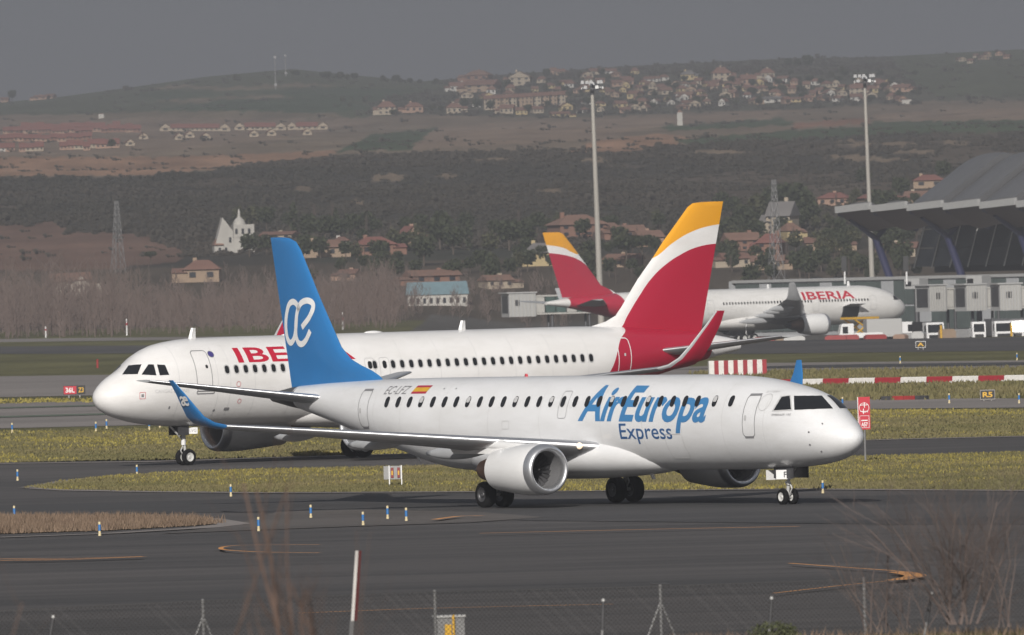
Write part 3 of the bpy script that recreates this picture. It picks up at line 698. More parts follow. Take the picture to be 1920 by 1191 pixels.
    def door(nm, s, z, w, h, r=0.16, handle=True, wd=0.035):
        d = ring(nm, fus, side, s, z, rrect(w, h, r), wd, m_line, root)
        if handle: patch('door_handle', fus, side, s+w*0.28, z-0.05*h, rrect(0.14, 0.2, 0.06), m_lineF, d, 0.012); patch('door_sill', fus, side, s, z-h/2-0.02, rrect(w*0.75, 0.07, 0.03), m_line, d, 0.014); patch('door_top_seal', fus, side, s, z+h/2, rrect(w*0.9, 0.08, 0.03), m_line, d, 0.014)
    door('service_door', 4.75, 3.3, 0.72, 1.52); door('rear_door', 30.4, 3.72, 0.72, 1.40); door('overwing_exit', 16.72, 3.78, 0.55, 1.0, 0.12, False, 0.02)
    ring('access_panel', fus, side, 20.4, 3.05, rrect(0.45, 0.3, 0.05), 0.02, m_lineF, root); ring('cargo_door', fus, side, 9.6, 2.2, rrect(1.1, 0.9, 0.1), 0.02, m_lineF, root)
    for s in (3.9, 6.4, 9.0, 11.5, 14.2, 18.2, 21.6, 24.8, 27.6, 29.6): seam('panel_seam', fus, side, s, 1.5, 4.7, 0.02, m_seam, root)
    text_on('airline_lettering', 'AirEuropa', fus, side, 15.62, 3.22, 8.15, 1.22, m_txtblue, root, shear=0.32, bold=0.026, slant=-0.012)
    text_on('airline_lettering', 'Express', fus, side, 12.98, 2.50, 3.35, 0.56, m_txtdark, root, shear=0.0, bold=0.006, slant=-0.004)
    text_on('registration', 'EC-LFZ', fus, side, 29.15, 4.25, 1.55, 0.30, m_line, root, shear=0.22, bold=0.0)
    for (z0, z1, m) in ((4.26, 4.335, m_red), (4.335, 4.485, m_yellow), (4.485, 4.56, m_red)):
        grid_patch('flag_stripe', lambda x, y: fus.pt(x, y, side, 0.01), [(27.25-0.25*(z0-4.26), z0), (26.25-0.25*(z0-4.26), z0), (26.25-0.25*(z1-4.26), z1), (27.25-0.25*(z1-4.26), z1)], m, root, 3)
    text_on('type_lettering', 'EMBRAER', fus, side, 3.45, 3.28, 0.68, 0.08, m_line, root, shear=0.2); text_on('type_lettering', '195', fus, side, 2.70, 3.28, 0.22, 0.08, m_line, root, shear=0.2)
    text_on('alliance_lettering', 'SKYTEAM', fus, side, 4.32, 4.12, 0.62, 0.07, m_lineF, root); ring('alliance_badge', fus, side, 4.05, 3.78, [(0.3*math.cos(t*0.35), 0.3*math.sin(t*0.35)) for t in range(18)], 0.025, m_lineF, root)
    survey_patch('cockpit_side_window', fus, root, [(1451, 770), (1484, 768), (1481, 743), (1466, 745)], m_glass)
    survey_patch('cockpit_window_frame', fus, root, [(1447, 772), (1486, 770), (1483, 741), (1464, 743)], m_lineF, 0.010)
    survey_patch('windshield', fus, root, [(1490, 769), (1562, 767), (1541, 743), (1489, 743)], m_glass, 0.02, 10, True)
    for s, z, w, h in ((1.45, 2.66, 0.16, 0.05), (1.0, 2.95, 0.1, 0.06), (1.5, 2.2, 0.14, 0.05), (1.15, 1.95, 0.2, 0.05)): blade('probe', root, s0, s, z, 0.05, 0.12, m_dmetal, -fus.pt(s, z, 1).y-0.03)
    for s, z in ((25.2, 4.68), (24.4, 4.68)): patch('vent', fus, side, s, z-0.25, rrect(0.08, 0.05, 0.02), m_line, root)
    # landing light in the wing root
    l = fus; V, Fc = lathe([(0.0, 0.13), (0.06, 0.11), (0.10, 0.06), (0.12, 0.002)], 16, 'x', (s0-14.83, -2.02, 2.26))
    lamp = bpy.data.materials.new('lit_landing_lamp'); lamp.use_nodes = True; bb = lamp.node_tree.nodes['Principled BSDF']; bb.inputs['Emission Color'].default_value = (1, 0.72, 0.42, 1); bb.inputs['Emission Strength'].default_value = 0.7; bb.inputs['Base Color'].default_value = (0.9, 0.8, 0.7, 1)
    mesh_obj('landing_light', V, Fc, lamp, root, smooth=True)
    # undercarriage
    mm = wheel_meshes(0.5, 0.40); mn = wheel_meshes(0.30, 0.19)
    mm[1].materials[0] = m_dmetal  # main rims coloured dark, standing in for the shadow around the main wheels
    for sd in (-1, 1): gear('main_gear', root, 0, sd*2.97, 0.5, 0.40, 0.40, 2.0, mm, 0.1, 0.0)
    ng = gear('nose_gear', root, 14.64, 0, 0.30, 0.19, 0.22, 1.75, mn, 0.25, 1.0)
    mb = MB(); mb.box(13.9, 13.93, -0.42, 0.02, 0.92, 1.28); d = mb.build('nose_gear_door', m_white, root); d.rotation_euler = (0, 0, 0)
    mb = MB(); mb.box(14.3, 15.5, -0.36, -0.33, 0.98, 1.4); mb.box(14.3, 15.5, 0.33, 0.36, 0.98, 1.4); mb.build('gear_bay_door', m_dmetal, root)
    pl = MB(); pl.box(-0.3, 0.3, -0.01, 0.01, -0.17, 0.17); pp = pl.build('gear_plate', m_white, root); pp.location = (15.05, -0.42, 1.12); pp.rotation_euler = (0, 0, R(55))
    flat_text('gear_plate_lettering', 'FZ', 0.26, 0.2, m_black, pp, (-0.02, -0.014, -0.1), (1, 0, 0), (0, 0, 1), bold=0.02)
    mb = MB(); mb.bar((14.7, -0.08, 0.82), (14.82, -0.08, 0.82), 0.07, 0.09, 10); mb.build('taxi_light', m_white, root)
    blade('antenna', root, s0, 13.0, 1.25, -0.3, 0.35, m_white); blade('beacon', root, s0, 21.0, 4.82, 0.12, 0.25, m_signred); blade('drain_mast', root, s0, 28.5, 1.95, -0.3, 0.2, m_white)
    return root
build_regional()

# ---- second airliner: white, red and yellow tail
def build_narrowbody():
    s0 = 17.71; bb = 0.6305
    root = thing('narrowbody_airliner', (-5.313, 659.85, 0.02), math.pi+bb, 'white airliner with large red and yellow tail, nose to the left, behind the nearest', 'airliner')
    fus = Fus([(0, 3.30, 3.26, 0.0), (0.08, 3.60, 2.98, 0.34), (0.3, 3.84, 2.74, 0.62), (0.87, 4.27, 2.42, 1.02), (1.4, 4.55, 2.25, 1.26), (1.92, 4.93, 2.12, 1.45), (2.6, 5.40, 2.0, 1.63), (3.78, 5.79, 1.88, 1.82), (5.6, 5.96, 1.81, 1.95), (8, 5.98, 1.80, 1.975),
               (23, 5.97, 1.80, 1.975), (25, 5.97, 1.92, 1.96), (27, 5.97, 2.20, 1.89), (30, 5.92, 2.85, 1.62), (33, 5.72, 3.55, 1.18), (36, 5.42, 4.22, 0.60), (37.8, 5.08, 4.58, 0.24)], s0)
    red = [(1.6, 27.3), (3.0, 28.3), (3.83, 28.85), (4.71, 29.3), (5.22, 29.65), (5.85, 30.62), (6.38, 31.02), (7.34, 31.78), (8.12, 32.48), (8.8, 33.36), (9.26, 34.27), (9.6, 35.28), (9.78, 36.9)]
    yel = [(9.1, 32.7), (9.24, 32.99), (9.86, 33.94), (10.33, 34.99), (10.59, 36.06), (10.70, 37.2)]
    mf = livery('white_livery_narrowbody', s0, (0.82, 0.81, 0.80), [(RED, red)], 35.75)
    # fin: yellow above, white band, red below
    mt = livery('tail_livery', s0, YEL, [((0.82, 0.81, 0.80), yel), (RED, red)])
    nodes = mt.node_tree.nodes
    fus.mesh('fuselage', mf, root); fairing(root, s0, 10.2, 22.8, 2.05, 3.2, 1.45, mf)
    mi = mt
    le = [(5.5, 27.6), (5.96, 29.05), (6.15, 29.85), (6.42, 30.45), (6.87, 30.85), (7.5, 31.33), (8.13, 31.83), (9.24, 32.85), (9.9, 33.4), (10.96, 34.4), (11.55, 34.95), (11.74, 35.25), (11.80, 35.8)]; te = [(5.2, 35.5), (11.80, 37.12)]
    make_fin('tail_fin', root, le, te, s0, None).data.materials.append(fin_mat(s0, yel, red, le))
    for sd in (-1, 1):
        st = [(1.0, 11.4, 7.4, 2.5, 0.05, 0), (2.0, 12.1, 6.3, 2.6, 0.05, 0), (6.2, 14.7, 4.2, 2.95, 0.0, 0), (11, 17.6, 3.0, 3.45, -0.01, 0), (16.2, 20.8, 1.7, 4.0, -0.03, 0)]
        make_wing('wing', root, st, s0, sd, m_grey, m_metal)
        sw = [(16.2, 20.8, 1.7, 4.0, 0, 0.05), (16.6, 21.1, 1.6, 4.12, 0, 0.35), (16.95, 21.5, 1.42, 4.45, 0, 0.85), (17.2, 21.95, 1.25, 5.0, 0, 1.15), (17.5, 22.75, 0.85, 6.0, 0, 1.2), (17.62, 23.25, 0.5, 6.6, 0, 1.2)]
        make_wing('sharklet', root, sw, s0, sd, m_red, m_grey)
        for la, sa, sb, z in ((4.0, 16.8, 21.0, 2.45), (8.4, 18.0, 21.8, 2.9), (12.4, 19.6, 22.8, 3.35)): canoe('flap_fairing', root, s0, sa, sb, la, z, 0.2, 0.25, m_grey, sd, 0.1)
        engine(root, s0, sd, 5.75, 1.62, 10.6, 1.04, 4.0, m_white); pylon(root, s0, sd, 5.75, 2.35, 2.95, 12.0, 17.2, 14.2, 18.2, m_grey)
        hs = [(0.5, 31.6, 4.0, 4.62, 0, 0), (1.3, 32.3, 3.5, 4.72, 0, 0), (6.25, 35.7, 1.3, 5.25, 0, 0)]
        make_wing('horizontal_stabiliser', root, hs, s0, sd, m_grey, m_metal, 0.85)
    side = 1; win = rrect(0.24, 0.36, 0.11, 4)
    for i in range(41):
        s = 6.25+0.533*i
        if abs(s-14.5) < 0.2 or abs(s-15.35) < 0.2 or 10.1 < s < 14.3: continue
        w = patch('cabin_window', fus, side, s, 4.45, win, m_glass, root, 0.014); ring('window_surround', fus, side, s, 4.45, rrect(0.30, 0.43, 0.14, 4), 0.04, m_lineF, w, 0.01)
    for s in (14.5, 15.35):
        patch('cabin_window', fus, side, s, 4.45, win, m_glass, root, 0.014); ring('overwing_exit', fus, side, s, 4.25, rrect(0.56, 1.05, 0.13), 0.028, m_lineF, root)
    d = ring('forward_door', fus, side, 4.95, 4.42, rrect(0.84, 1.9, 0.16), 0.035, m_line, root); patch('door_window', fus, side, 5.15, 4.62, rrect(0.14, 0.16, 0.06), m_glass, d, 0.014); ring('door_sill_rail', fus, side, 5.0, 3.42, rrect(0.95, 0.12, 0.05), 0.05, m_line, d, 0.02)
    d = ring('rear_door', fus, side, 29.75, 4.42, rrect(0.80, 1.85, 0.16), 0.05, m_white, root); patch('door_window', fus, side, 29.75, 4.55, rrect(0.12, 0.14, 0.05), m_lineF, d, 0.014)
    text_on('airline_lettering', 'IBERIA', fus, side, 7.0, 4.77, 6.75, 0.66, m_txtred, root, bold=0.018, shear=-0.08)
    ring('alliance_badge', fus, side, 5.6, 5.19, [(0.15*math.cos(t*0.35), 0.13*math.sin(t*0.35)) for t in range(18)], 0.05, m_line, root); patch('alliance_badge', fus, side, 5.6, 5.19, [(0.15*math.cos(t*0.35), 0.13*math.sin(t*0.35)) for t in range(18)], mat('badge_violet', (0.06, 0.05, 0.22), 0.4), root, 0.012)
    text_on('name_lettering', 'CANGAS DE ONIS', fus, side, 2.35, 3.45, 1.75, 0.16, m_lineF, root)
    ring('static_port', fus, side, 1.75, 3.35, rrect(0.26, 0.3, 0.02), 0.02, m_txtred, root); patch('static_port', fus, side, 1.75, 3.35, rrect(0.12, 0.14, 0.02), m_line, root)
    for s, z, r in ((7.0, 2.95, 0.1), (6.85, 3.75, 0.12)): ring('service_marking', fus, side, s, z, [(r*math.cos(t*0.5), r*math.sin(t*0.5)) for t in range(12)], 0.02, m_txtred, root)
    patch('vent', fus, side, 6.4, 2.6, rrect(0.3, 0.14, 0.04), m_line, root); patch('vent', fus, side, 5.7, 2.55, rrect(0.12, 0.1, 0.03), m_line, root); patch('vent', fus, side, 3.2, 2.75, rrect(0.08, 0.14, 0.03), m_line, root)
    for s in (3.6, 5.7, 6.4, 7.8, 9.9, 16.4, 18.6, 20.8, 23.0, 25.2, 27.4): seam('panel_seam', fus, side, s, 2.1, 5.85, 0.022, m_seam, root)
    survey_patch('windshield', fus, root, [(229, 703), (258, 702), (265, 684), (241, 686)], m_glass, 0.02, 10, True)
    for q in ([(265, 703), (293, 704), (288, 684), (278, 684)], [(299, 704), (317, 703), (309, 685), (294, 684)]): survey_patch('cockpit_side_window', fus, root, q, m_glass)
    mn = wheel_meshes(0.38, 0.22); mm = wheel_meshes(0.58, 0.42)
    gear('nose_gear', root, 12.64, 0, 0.38, 0.22, 0.26, 2.0, mn, 0.2, 1.0)
    for sd in (-1, 1): gear('main_gear', root, 0, sd*3.8, 0.58, 0.42, 0.46, 2.6, mm, 0.1, 0.0)
    mb = MB(); mb.box(12.7, 13.3, 0.36, 0.40, 1.42, 1.85); mb.box(12.7, 13.3, -0.40, -0.36, 1.42, 1.85); mb.build('gear_bay_door', m_dmetal, root)
    pl = MB(); pl.box(-0.22, 0.22, -0.01, 0.01, -0.15, 0.15); pp = pl.build('gear_plate', m_white, root); pp.location = (12.5, 0.45, 1.62); pp.rotation_euler = (0, 0, R(144)); 
    flat_text('gear_plate_lettering', 'LVG', 0.32, 0.15, m_line, pp, (-0.16, -0.014, -0.07), (1, 0, 0), (0, 0, 1))
    mb = MB(); mb.bar((12.75, 0, 0.95), (12.75, 0, 1.25), 0.11, 0.11, 10); mb.build('taxi_light', m_white, root)
    blade('antenna', root, s0, 5.4, 5.94, 0.5, 0.42, m_white, rake=0.35); blade('antenna', root, s0, 21.1, 5.96, 0.45, 0.42, m_white, rake=0.35); canoe('antenna_radome', root, s0, 10.8, 12.4, 0.0, 5.98, 0.25, 0.1, m_white, 1); canoe('antenna_radome', root, s0, 15.6, 16.6, 0.0, 5.98, 0.2, 0.08, m_white, 1)
    return root
def fin_mat(s0, yel, red, le):
    """tail fin paint: yellow tip, white sweep, red body, white along the leading edge foot"""
    m = livery('fin_livery', s0, (0.82, 0.81, 0.80), [(RED, red)])
    t = m.node_tree; b = t.nodes['Principled BSDF']; cur = b.inputs['Base Color'].links[0].from_socket
    c = t.nodes.new('ShaderNodeTexCoord'); sp = t.nodes.new('ShaderNodeSeparateXYZ'); t.links.new(c.outputs['Object'], sp.inputs[0])
    fc = t.nodes.new('ShaderNodeFloatCurve'); cv = fc.mapping.curves[0]
    s_a, s_b = yel[0][1], yel[-1][1]; z_a, z_b = yel[0][0], yel[-1][0]
    P = [((s-s_a)/(s_b-s_a), (z-z_a)/(z_b-z_a)) for z, s in yel]
    cv.points[0].location = P[0]; cv.points[1].location = P[-1]
    for q in P[1:-1]: cv.points.new(*q)
    fc.mapping.update()
    def mm(op, x, y, cl=False):
        q = t.nodes.new('ShaderNodeMath'); q.operation = op; q.use_clamp = cl
        for i, v in enumerate((x, y)):
            if isinstance(v, (int, float)): q.inputs[i].default_value = v
            else: t.links.new(v, q.inputs[i])
        return q.outputs[0]
    u = mm('DIVIDE', mm('SUBTRACT', mm('SUBTRACT', s0, sp.outputs['X']), s_a), s_b-s_a, True); t.links.new(u, fc.inputs['Value'])
    lim = mm('ADD', mm('MULTIPLY', fc.outputs[0], z_b-z_a), z_a)
    mask = mm('MULTIPLY', mm('SUBTRACT', sp.outputs['Z'], lim), 40.0, True)
    mx = t.nodes.new('ShaderNodeMix'); mx.data_type = 'RGBA'; t.links.new(mask, mx.inputs[0]); t.links.new(cur, mx.inputs[6]); mx.inputs[7].default_value = (*YEL, 1)
    t.links.new(mx.outputs[2], b.inputs['Base Color'])
    return m
build_narrowbody()

# ---- parked wide-body by the terminal
def build_widebody():
    s0 = 28.0; c = 0.6
    root = thing('widebody_airliner', (34.35, 2018.9, -3.58), c, 'distant large white airliner parked at the terminal with red and yellow tail at left', 'airliner')
    fus = Fus([(0, 4.4, 4.3, 0.0), (0.1, 4.85, 3.95, 0.5), (0.6, 5.45, 3.3, 1.15), (1.6, 6.1, 2.8, 1.8), (3, 6.85, 2.45, 2.3), (5.2, 7.5, 2.28, 2.62), (8, 7.85, 2.2, 2.8), (10, 7.86, 2.2, 2.82), (40, 7.86, 2.2, 2.82), (45, 7.86, 2.7, 2.75), (50, 7.8, 3.7, 2.4), (55, 7.6, 4.8, 1.8), (60, 7.2, 5.8, 1.0), (63.6, 6.75, 6.3, 0.3)], s0)
    red = [(2, 50.5), (5, 51.0), (7, 51.4), (8.1, 52.2), (9, 53.7), (11.86, 56.4), (12.9, 58.3), (13.49, 60.6), (13.8, 63.6)]
    yel = [(13.5, 58.2), (13.9, 59.2), (14.5, 60.6), (15.0, 64.0)]
    mf = livery('white_livery_widebody', s0, (0.80, 0.79, 0.77), [(RED, red)], 60.0)
    fus.mesh('fuselage', mf, root); fairing(root, s0, 16, 38, 2.9, 4.4, 1.7, mf)
    le = [(7.3, 50.5), (8.13, 52.0), (8.94, 53.9), (11.46, 56.0), (14.83, 58.8), (16.5, 60.3), (16.75, 61.0)]; te = [(6.8, 60.6), (16.75, 63.9)]
    make_fin('tail_fin', root, le, te, s0, None, 0.1).data.materials.append(fin_mat(s0, yel, red, le))
    for sd in (-1, 1):
        st = [(2.0, 18.0, 11.5, 3.2, 0.03, 0), (3.0, 19.0, 10.4, 3.3, 0.03, 0), (10, 25.0, 6.6, 4.2, 0, 0), (20, 32.3, 4.6, 5.3, -0.01, 0), (28.2, 38.6, 2.6, 6.2, -0.03, 0)]
        make_wing('wing', root, st, s0, sd, m_grey, m_metal, 0.9)
        make_wing('winglet', root, [(28.2, 38.6, 2.6, 6.2, 0, 0.1), (28.9, 39.4, 2.0, 6.9, 0, 0.9), (29.6, 40.6, 1.0, 8.6, 0, 1.1)], s0, sd, m_grey)
        for la, sa, sb, z in ((7, 28, 34.5, 3.2), (13, 30, 36, 4.0), (18, 33, 38, 4.6), (22, 35.5, 39.8, 5.0)): canoe('flap_fairing', root, s0, sa, sb, la, z, 0.32, 0.45, m_grey, sd, 0.15)
        engine(root, s0, sd, 9.4, 2.4, 20.9, 1.45, 4.6, m_white); pylon(root, s0, sd, 9.4, 3.5, 4.1, 22.5, 30, 25.5, 31, m_grey, 0.3)
        make_wing('horizontal_stabiliser', root, [(0.8, 53.4, 5.6, 6.1, 0, 0), (1.8, 54.2, 5.0, 6.2, 0, 0), (9.6, 60.2, 2.0, 6.9, 0, 0)], s0, sd, m_grey, m_metal, 0.85)
    side = -1; win = rrect(0.26, 0.38, 0.1, 2)
    ss = [8.4+0.533*i for i in range(17)]+[18.6+0.533*i for i in range(7)]+[23.0+0.533*i for i in range(22)]+[39+0.533*i for i in range(14)]
    for s in ss: patch('cabin_window', fus, side, s, 5.75, win, m_glass, root, 0.03)
    text_on('airline_lettering', 'IBERIA', fus, side, 19.9, 6.0, 9.3, 1.08, m_txtred, root, bold=0.02, off=0.02)
    for s in (7.4, 17.8, 36.5, 49.5): ring('cabin_door', fus, side, s, 5.3, rrect(1.1, 2.0, 0.2), 0.08, m_lineF, root, 0.02)
    ring('cargo_door', fus, side, 11.5, 4.0, rrect(2.9, 1.7, 0.2), 0.09, m_line, root, 0.02); grid_patch('cargo_hold_opening', lambda x, y: fus.pt(x, y, side, 0.03), [(12.9, 3.2), (10.0, 3.2), (10.0, 4.8), (12.9, 4.8)], m_black, root)
    # open cargo door, hinged upward
    q0, q1 = fus.pt(12.9, 4.85, side, 0.05), fus.pt(10.0, 4.85, side, 0.05); up = Vector((0, -1.75, 0.35))
    mb = MB(); mb.add([q0, q1, q1+up, q0+up, q0+Vector((0, 0, 0.12)), q1+Vector((0, 0, 0.12)), q1+up+Vector((0, 0, 0.12)), q0+up+Vector((0, 0, 0.12))], [(0, 1, 2, 3), (7, 6, 5, 4), (0, 4, 5, 1), (1, 5, 6, 2), (2, 6, 7, 3), (3, 7, 4, 0)]); mb.build('open_cargo_door', m_white, root)
    for sd in (-1, 1): grid_patch('windshield', lambda x, y: fus.front(x, y, sd, 0.03), [(0.1, 5.72), (1.55, 5.62), (1.4, 6.25), (0.1, 6.3)], m_glass, root, 10)
    grid_patch('cockpit_side_window', lambda x, y: fus.pt(x, y, side, 0.03), [(3.3, 5.6), (2.0, 5.6), (2.2, 6.2), (3.1, 6.2)], m_glass, root)
    text_on('engine_lettering', 'IBERIA', Fus([(0, 3.9, 0.9, 1.55), (60, 3.9, 0.9, 1.55)], s0), side, 24.0, 2.3, 1.8, 0.25, m_txtred, root, off=8.0)
    mm = wheel_meshes(0.68, 0.5); mn = wheel_meshes(0.52, 0.36)
    gear('nose_gear', root, 21.3, 0, 0.52, 0.36, 0.4, 2.6, mn, 0.2, 1.2)
    for sd in (-1, 1): gear('main_gear', root, -4.2, sd*5.3, 0.68, 0.5, 0.7, 3.6, mm, 0.2, 0.0, (-0.9, 0.9))
    blade('antenna', root, s0, 9.5, 7.8, 0.7, 0.6, m_white, rake=0.3); blade('antenna', root, s0, 24, 7.85, 0.5, 0.5, m_white, rake=0.3)
    return root
build_widebody()

# ------------------------------------------------------------------ vegetation kit
def leaf_cloud(lobes, n, size, seed, flat=1.0):
    r = random.Random(seed); V = []; Fc = []
    vol = [a*b*c for (_, _, _, a, b, c) in lobes]; tot = sum(vol)
    for (cx, cy, cz, a, b, c), v in zip(lobes, vol):
        for _ in range(int(n*v/tot)):
            d = Vector((r.gauss(0, 1), r.gauss(0, 1), r.gauss(0, 1))).normalized(); k = r.uniform(0.55, 1.05)
            P = Vector((cx+d.x*a*k, cy+d.y*b*k, cz+d.z*c*k))
            q = Vector((r.gauss(0, 1), r.gauss(0, 1), r.gauss(0, 1)*flat)).normalized(); w = q.orthogonal().normalized(); s = size*r.uniform(0.6, 1.4)
            e = q.cross(w); i = len(V); V += [P+w*s, P+e*s*0.8, P-w*s*0.9, P-e*s*0.7]; Fc.append((i, i+1, i+2, i+3))
    return V, Fc
def trunk_mesh(h, r, seed, limbs=4):
    mb = MB(); q = random.Random(seed); mb.bar((0, 0, -0.6), (0.1*r, 0, h*0.6), r, r*0.6, 7); mb.bar((0.1*r, 0, h*0.6), (0, 0.2*r, h), r*0.6, r*0.25, 6)
    for i in range(limbs):
        t = 2*math.pi*i/limbs+q.uniform(-0.4, 0.4); z = h*q.uniform(0.35, 0.7); mb.bar((0, 0, z), (math.cos(t)*h*0.28, math.sin(t)*h*0.28, z+h*0.28), r*0.35, r*0.1, 5)
    return mb
m_bark = mat('bark', (0.09, 0.07, 0.055), 0.95, var=0.3, scale=2)
m_leafd = mat('dark_evergreen', (0.028, 0.034, 0.020), 0.9, scale=0.6, col2=(0.060, 0.068, 0.038), spec=0.1)
m_leafo = mat('olive_foliage', (0.045, 0.050, 0.028), 0.9, scale=0.6, col2=(0.088, 0.086, 0.050), spec=0.1)
m_twig = mat('bare_twigs', (0.10, 0.075, 0.066), 0.95, scale=0.05, col2=(0.15, 0.116, 0.104), spec=0.1)
KIT = {}
def kit(nm, lobes, n, size, h, r, m, seed):
    V, Fc = leaf_cloud(lobes, n, size, seed); c = mesh_obj('crown', V, Fc, m); t = trunk_mesh(h, r, seed).build('trunk', m_bark)
    KIT[nm] = (t.data, c.data); bpy.data.objects.remove(c); bpy.data.objects.remove(t)
kit('round', [(0, 0, 5.2, 3.2, 3.2, 2.6), (1.6, 0.5, 4.2, 2.2, 2.2, 1.8), (-1.7, -0.4, 4.4, 2.1, 2.1, 1.7), (0.3, -1.4, 6.4, 1.8, 1.8, 1.6)], 420, 0.55, 5.5, 0.3, m_leafd, 1)
kit('round2', [(0, 0, 4.6, 2.8, 2.8, 2.9), (1.3, 0.4, 5.6, 1.7, 1.7, 1.6), (-1.4, 0.3, 3.6, 2.0, 2.0, 1.5), (0.2, 0, 7.2, 1.3, 1.3, 1.2)], 380, 0.5, 5.5, 0.28, m_leafo, 2)
kit('pine', [(0, 0, 6.6, 4.2, 4.2, 1.5), (1.8, 0.6, 7.2, 2.2, 2.2, 1.1), (-1.9, 0.2, 6.9, 2.4, 2.4, 1.2)], 420, 0.5, 6.6, 0.3, m_leafd, 3)
kit('column', [(0, 0, 3.6, 1.0, 1.0, 3.4), (0.2, 0, 6.0, 0.7, 0.7, 2.2)], 230, 0.42, 5, 0.2, m_leafd, 4)
def bare_crown(seed, n=46, h=9.0):
    q = random.Random(seed); mb = MB()
    for i in range(n):
        t = q.uniform(0, 6.28); z0 = h*q.uniform(0.15, 0.75); L = h*q.uniform(0.22, 0.45); s = q.uniform(0.12, 0.5)
        a = Vector((0, 0, z0)); b = a+Vector((math.cos(t)*s, math.sin(t)*s, 1)).normalized()*L
        w = Vector((math.sin(t), -math.cos(t), 0))*0.06
        mb.add([a+w, a-w, b], [(0, 1, 2)])
        for k in range(3):
            c = a.lerp(b, q.uniform(0.3, 0.9)); t2 = q.uniform(0, 6.28); d = c+Vector((math.cos(t2)*0.45, math.sin(t2)*0.45, 1)).normalized()*L*0.5; w2 = Vector((math.sin(t2), -math.cos(t2), 0))*0.035
            mb.add([c+w2, c-w2, d], [(0, 1, 2)])
    return mb
kb = bare_crown(5, 60, 10); c = kb.build('crown', m_twig); t = trunk_mesh(8, 0.16, 6, 5).build('trunk', m_bark); KIT['bare'] = (t.data, c.data); bpy.data.objects.remove(c); bpy.data.objects.remove(t)
NAMES = {'round': 'evergreen_tree', 'round2': 'olive_green_tree', 'pine': 'umbrella_pine', 'column': 'cypress_tree', 'bare': 'bare_tree'}
def tree(kind, x, y, hpx, label, group=None, P=None, wide=1.0):
    P = T(x, y) if P is None else P
    H = {'round': 8.2, 'round2': 8.4, 'pine': 8.3, 'column': 8.2, 'bare': 12.5}[kind]; s = hpx*P.y/F_PX/H
    o = thing(NAMES[kind], P, rnd.uniform(0, 6.28), label, 'tree', group); o.scale = (s*wide, s*wide, s)
    share('trunk', KIT[kind][0], o); share('crown', KIT[kind][1], o); return o
# ---- the bare brown wood along the perimeter road: one mass
q = random.Random(11); mb = MB(); ntree = 0
while ntree < 2050:
    Y = q.uniform(1965, 2400); xx = q.uniform(-0.075, 0.004 if Y > 2150 else -0.003)
    X = xx*Y
    if X > -17 and Y < 2300: continue
    ntree += 1; z = float(zt(X, Y)); h = q.uniform(6.5, 12.0)*(0.8+0.25*math.sin(X*0.09+Y*0.01))*(1.05-0.45*max(0, (Y-2080)/320)); s = h/10*(1 if q.random() < 0.5 else 0.6)
    w = 0.08*s; mb.add([(X-w, Y, z-0.5), (X+w, Y, z-0.5), (X, Y, z+h*0.9)], [(0, 1, 2)])
    for i in range(32):
        t = q.uniform(0, 6.28); z0 = z+h*q.uniform(0.08, 0.8); L = h*q.uniform(0.14, 0.36); sp = q.uniform(0.15, 1.1)
        a = Vector((X+q.uniform(-0.5, 0.5), Y+q.uniform(-0.5, 0.5), z0)); b = a+Vector((math.cos(t)*sp, math.sin(t)*sp*0.6, 1)).normalized()*L
        ww = q.uniform(0.02, 0.055); mb.add([(a.x-ww, a.y, a.z), (a.x+ww, a.y, a.z), b], [(0, 1, 2)])
w = mb.build('bare_wood', m_twig); tag(w, 'bare brown winter wood in one mass behind the perimeter road', 'wood', kind='stuff')
# ---- scrub on the hill: one mass of bushes
q = random.Random(12); V = []; Fc = []
bl, bf = leaf_cloud([(0, 0, 0.5, 1.0, 1.0, 0.55)], 9, 0.34, 5)
n = 0
Cs = C[:, :, 0]
def land_at(X, Y):
    i = min(max(int(np.searchsorted(yy, Y)), 0), nr-1); j = min(max(int(np.searchsorted(tt, X/(abs(Y)+40))), 0), nc-1); return C[i, j]
for _ in range(64000):
    Y = q.uniform(2560, 6950)**1.0 if q.random() < 0.35 else q.uniform(2560, 3800); X = q.uniform(-0.066, 0.066)*Y
    c_ = land_at(X, Y)
    if c_[0] > 0.095 and q.random() < (0.75 if c_[0] < 0.1 else 0.965): continue
    if c_[1] > c_[0] and q.random() < 0.9: continue
    s = q.uniform(0.4, 1.25)*(1.5 if Y > 4500 else 1.0)*(1.8 if q.random() < 0.04 else 1.0); z = float(zt(X, Y)); k = len(V); f = q.uniform(0.5, 1.0)
    V += [(X+v.x*s*1.05, Y+v.y*s, z+v.z*s*f) for v in bl]; Fc += [tuple(i+k for i in g) for g in bf]; n += 1
o = mesh_obj('hillside_scrub', V, Fc, mat('scrub', (0.044, 0.041, 0.033), 0.95, scale=0.006, col2=(0.066, 0.056, 0.046), spec=0.1)); tag(o, 'dark scrub bushes covering the hillside', 'scrub', kind='stuff')

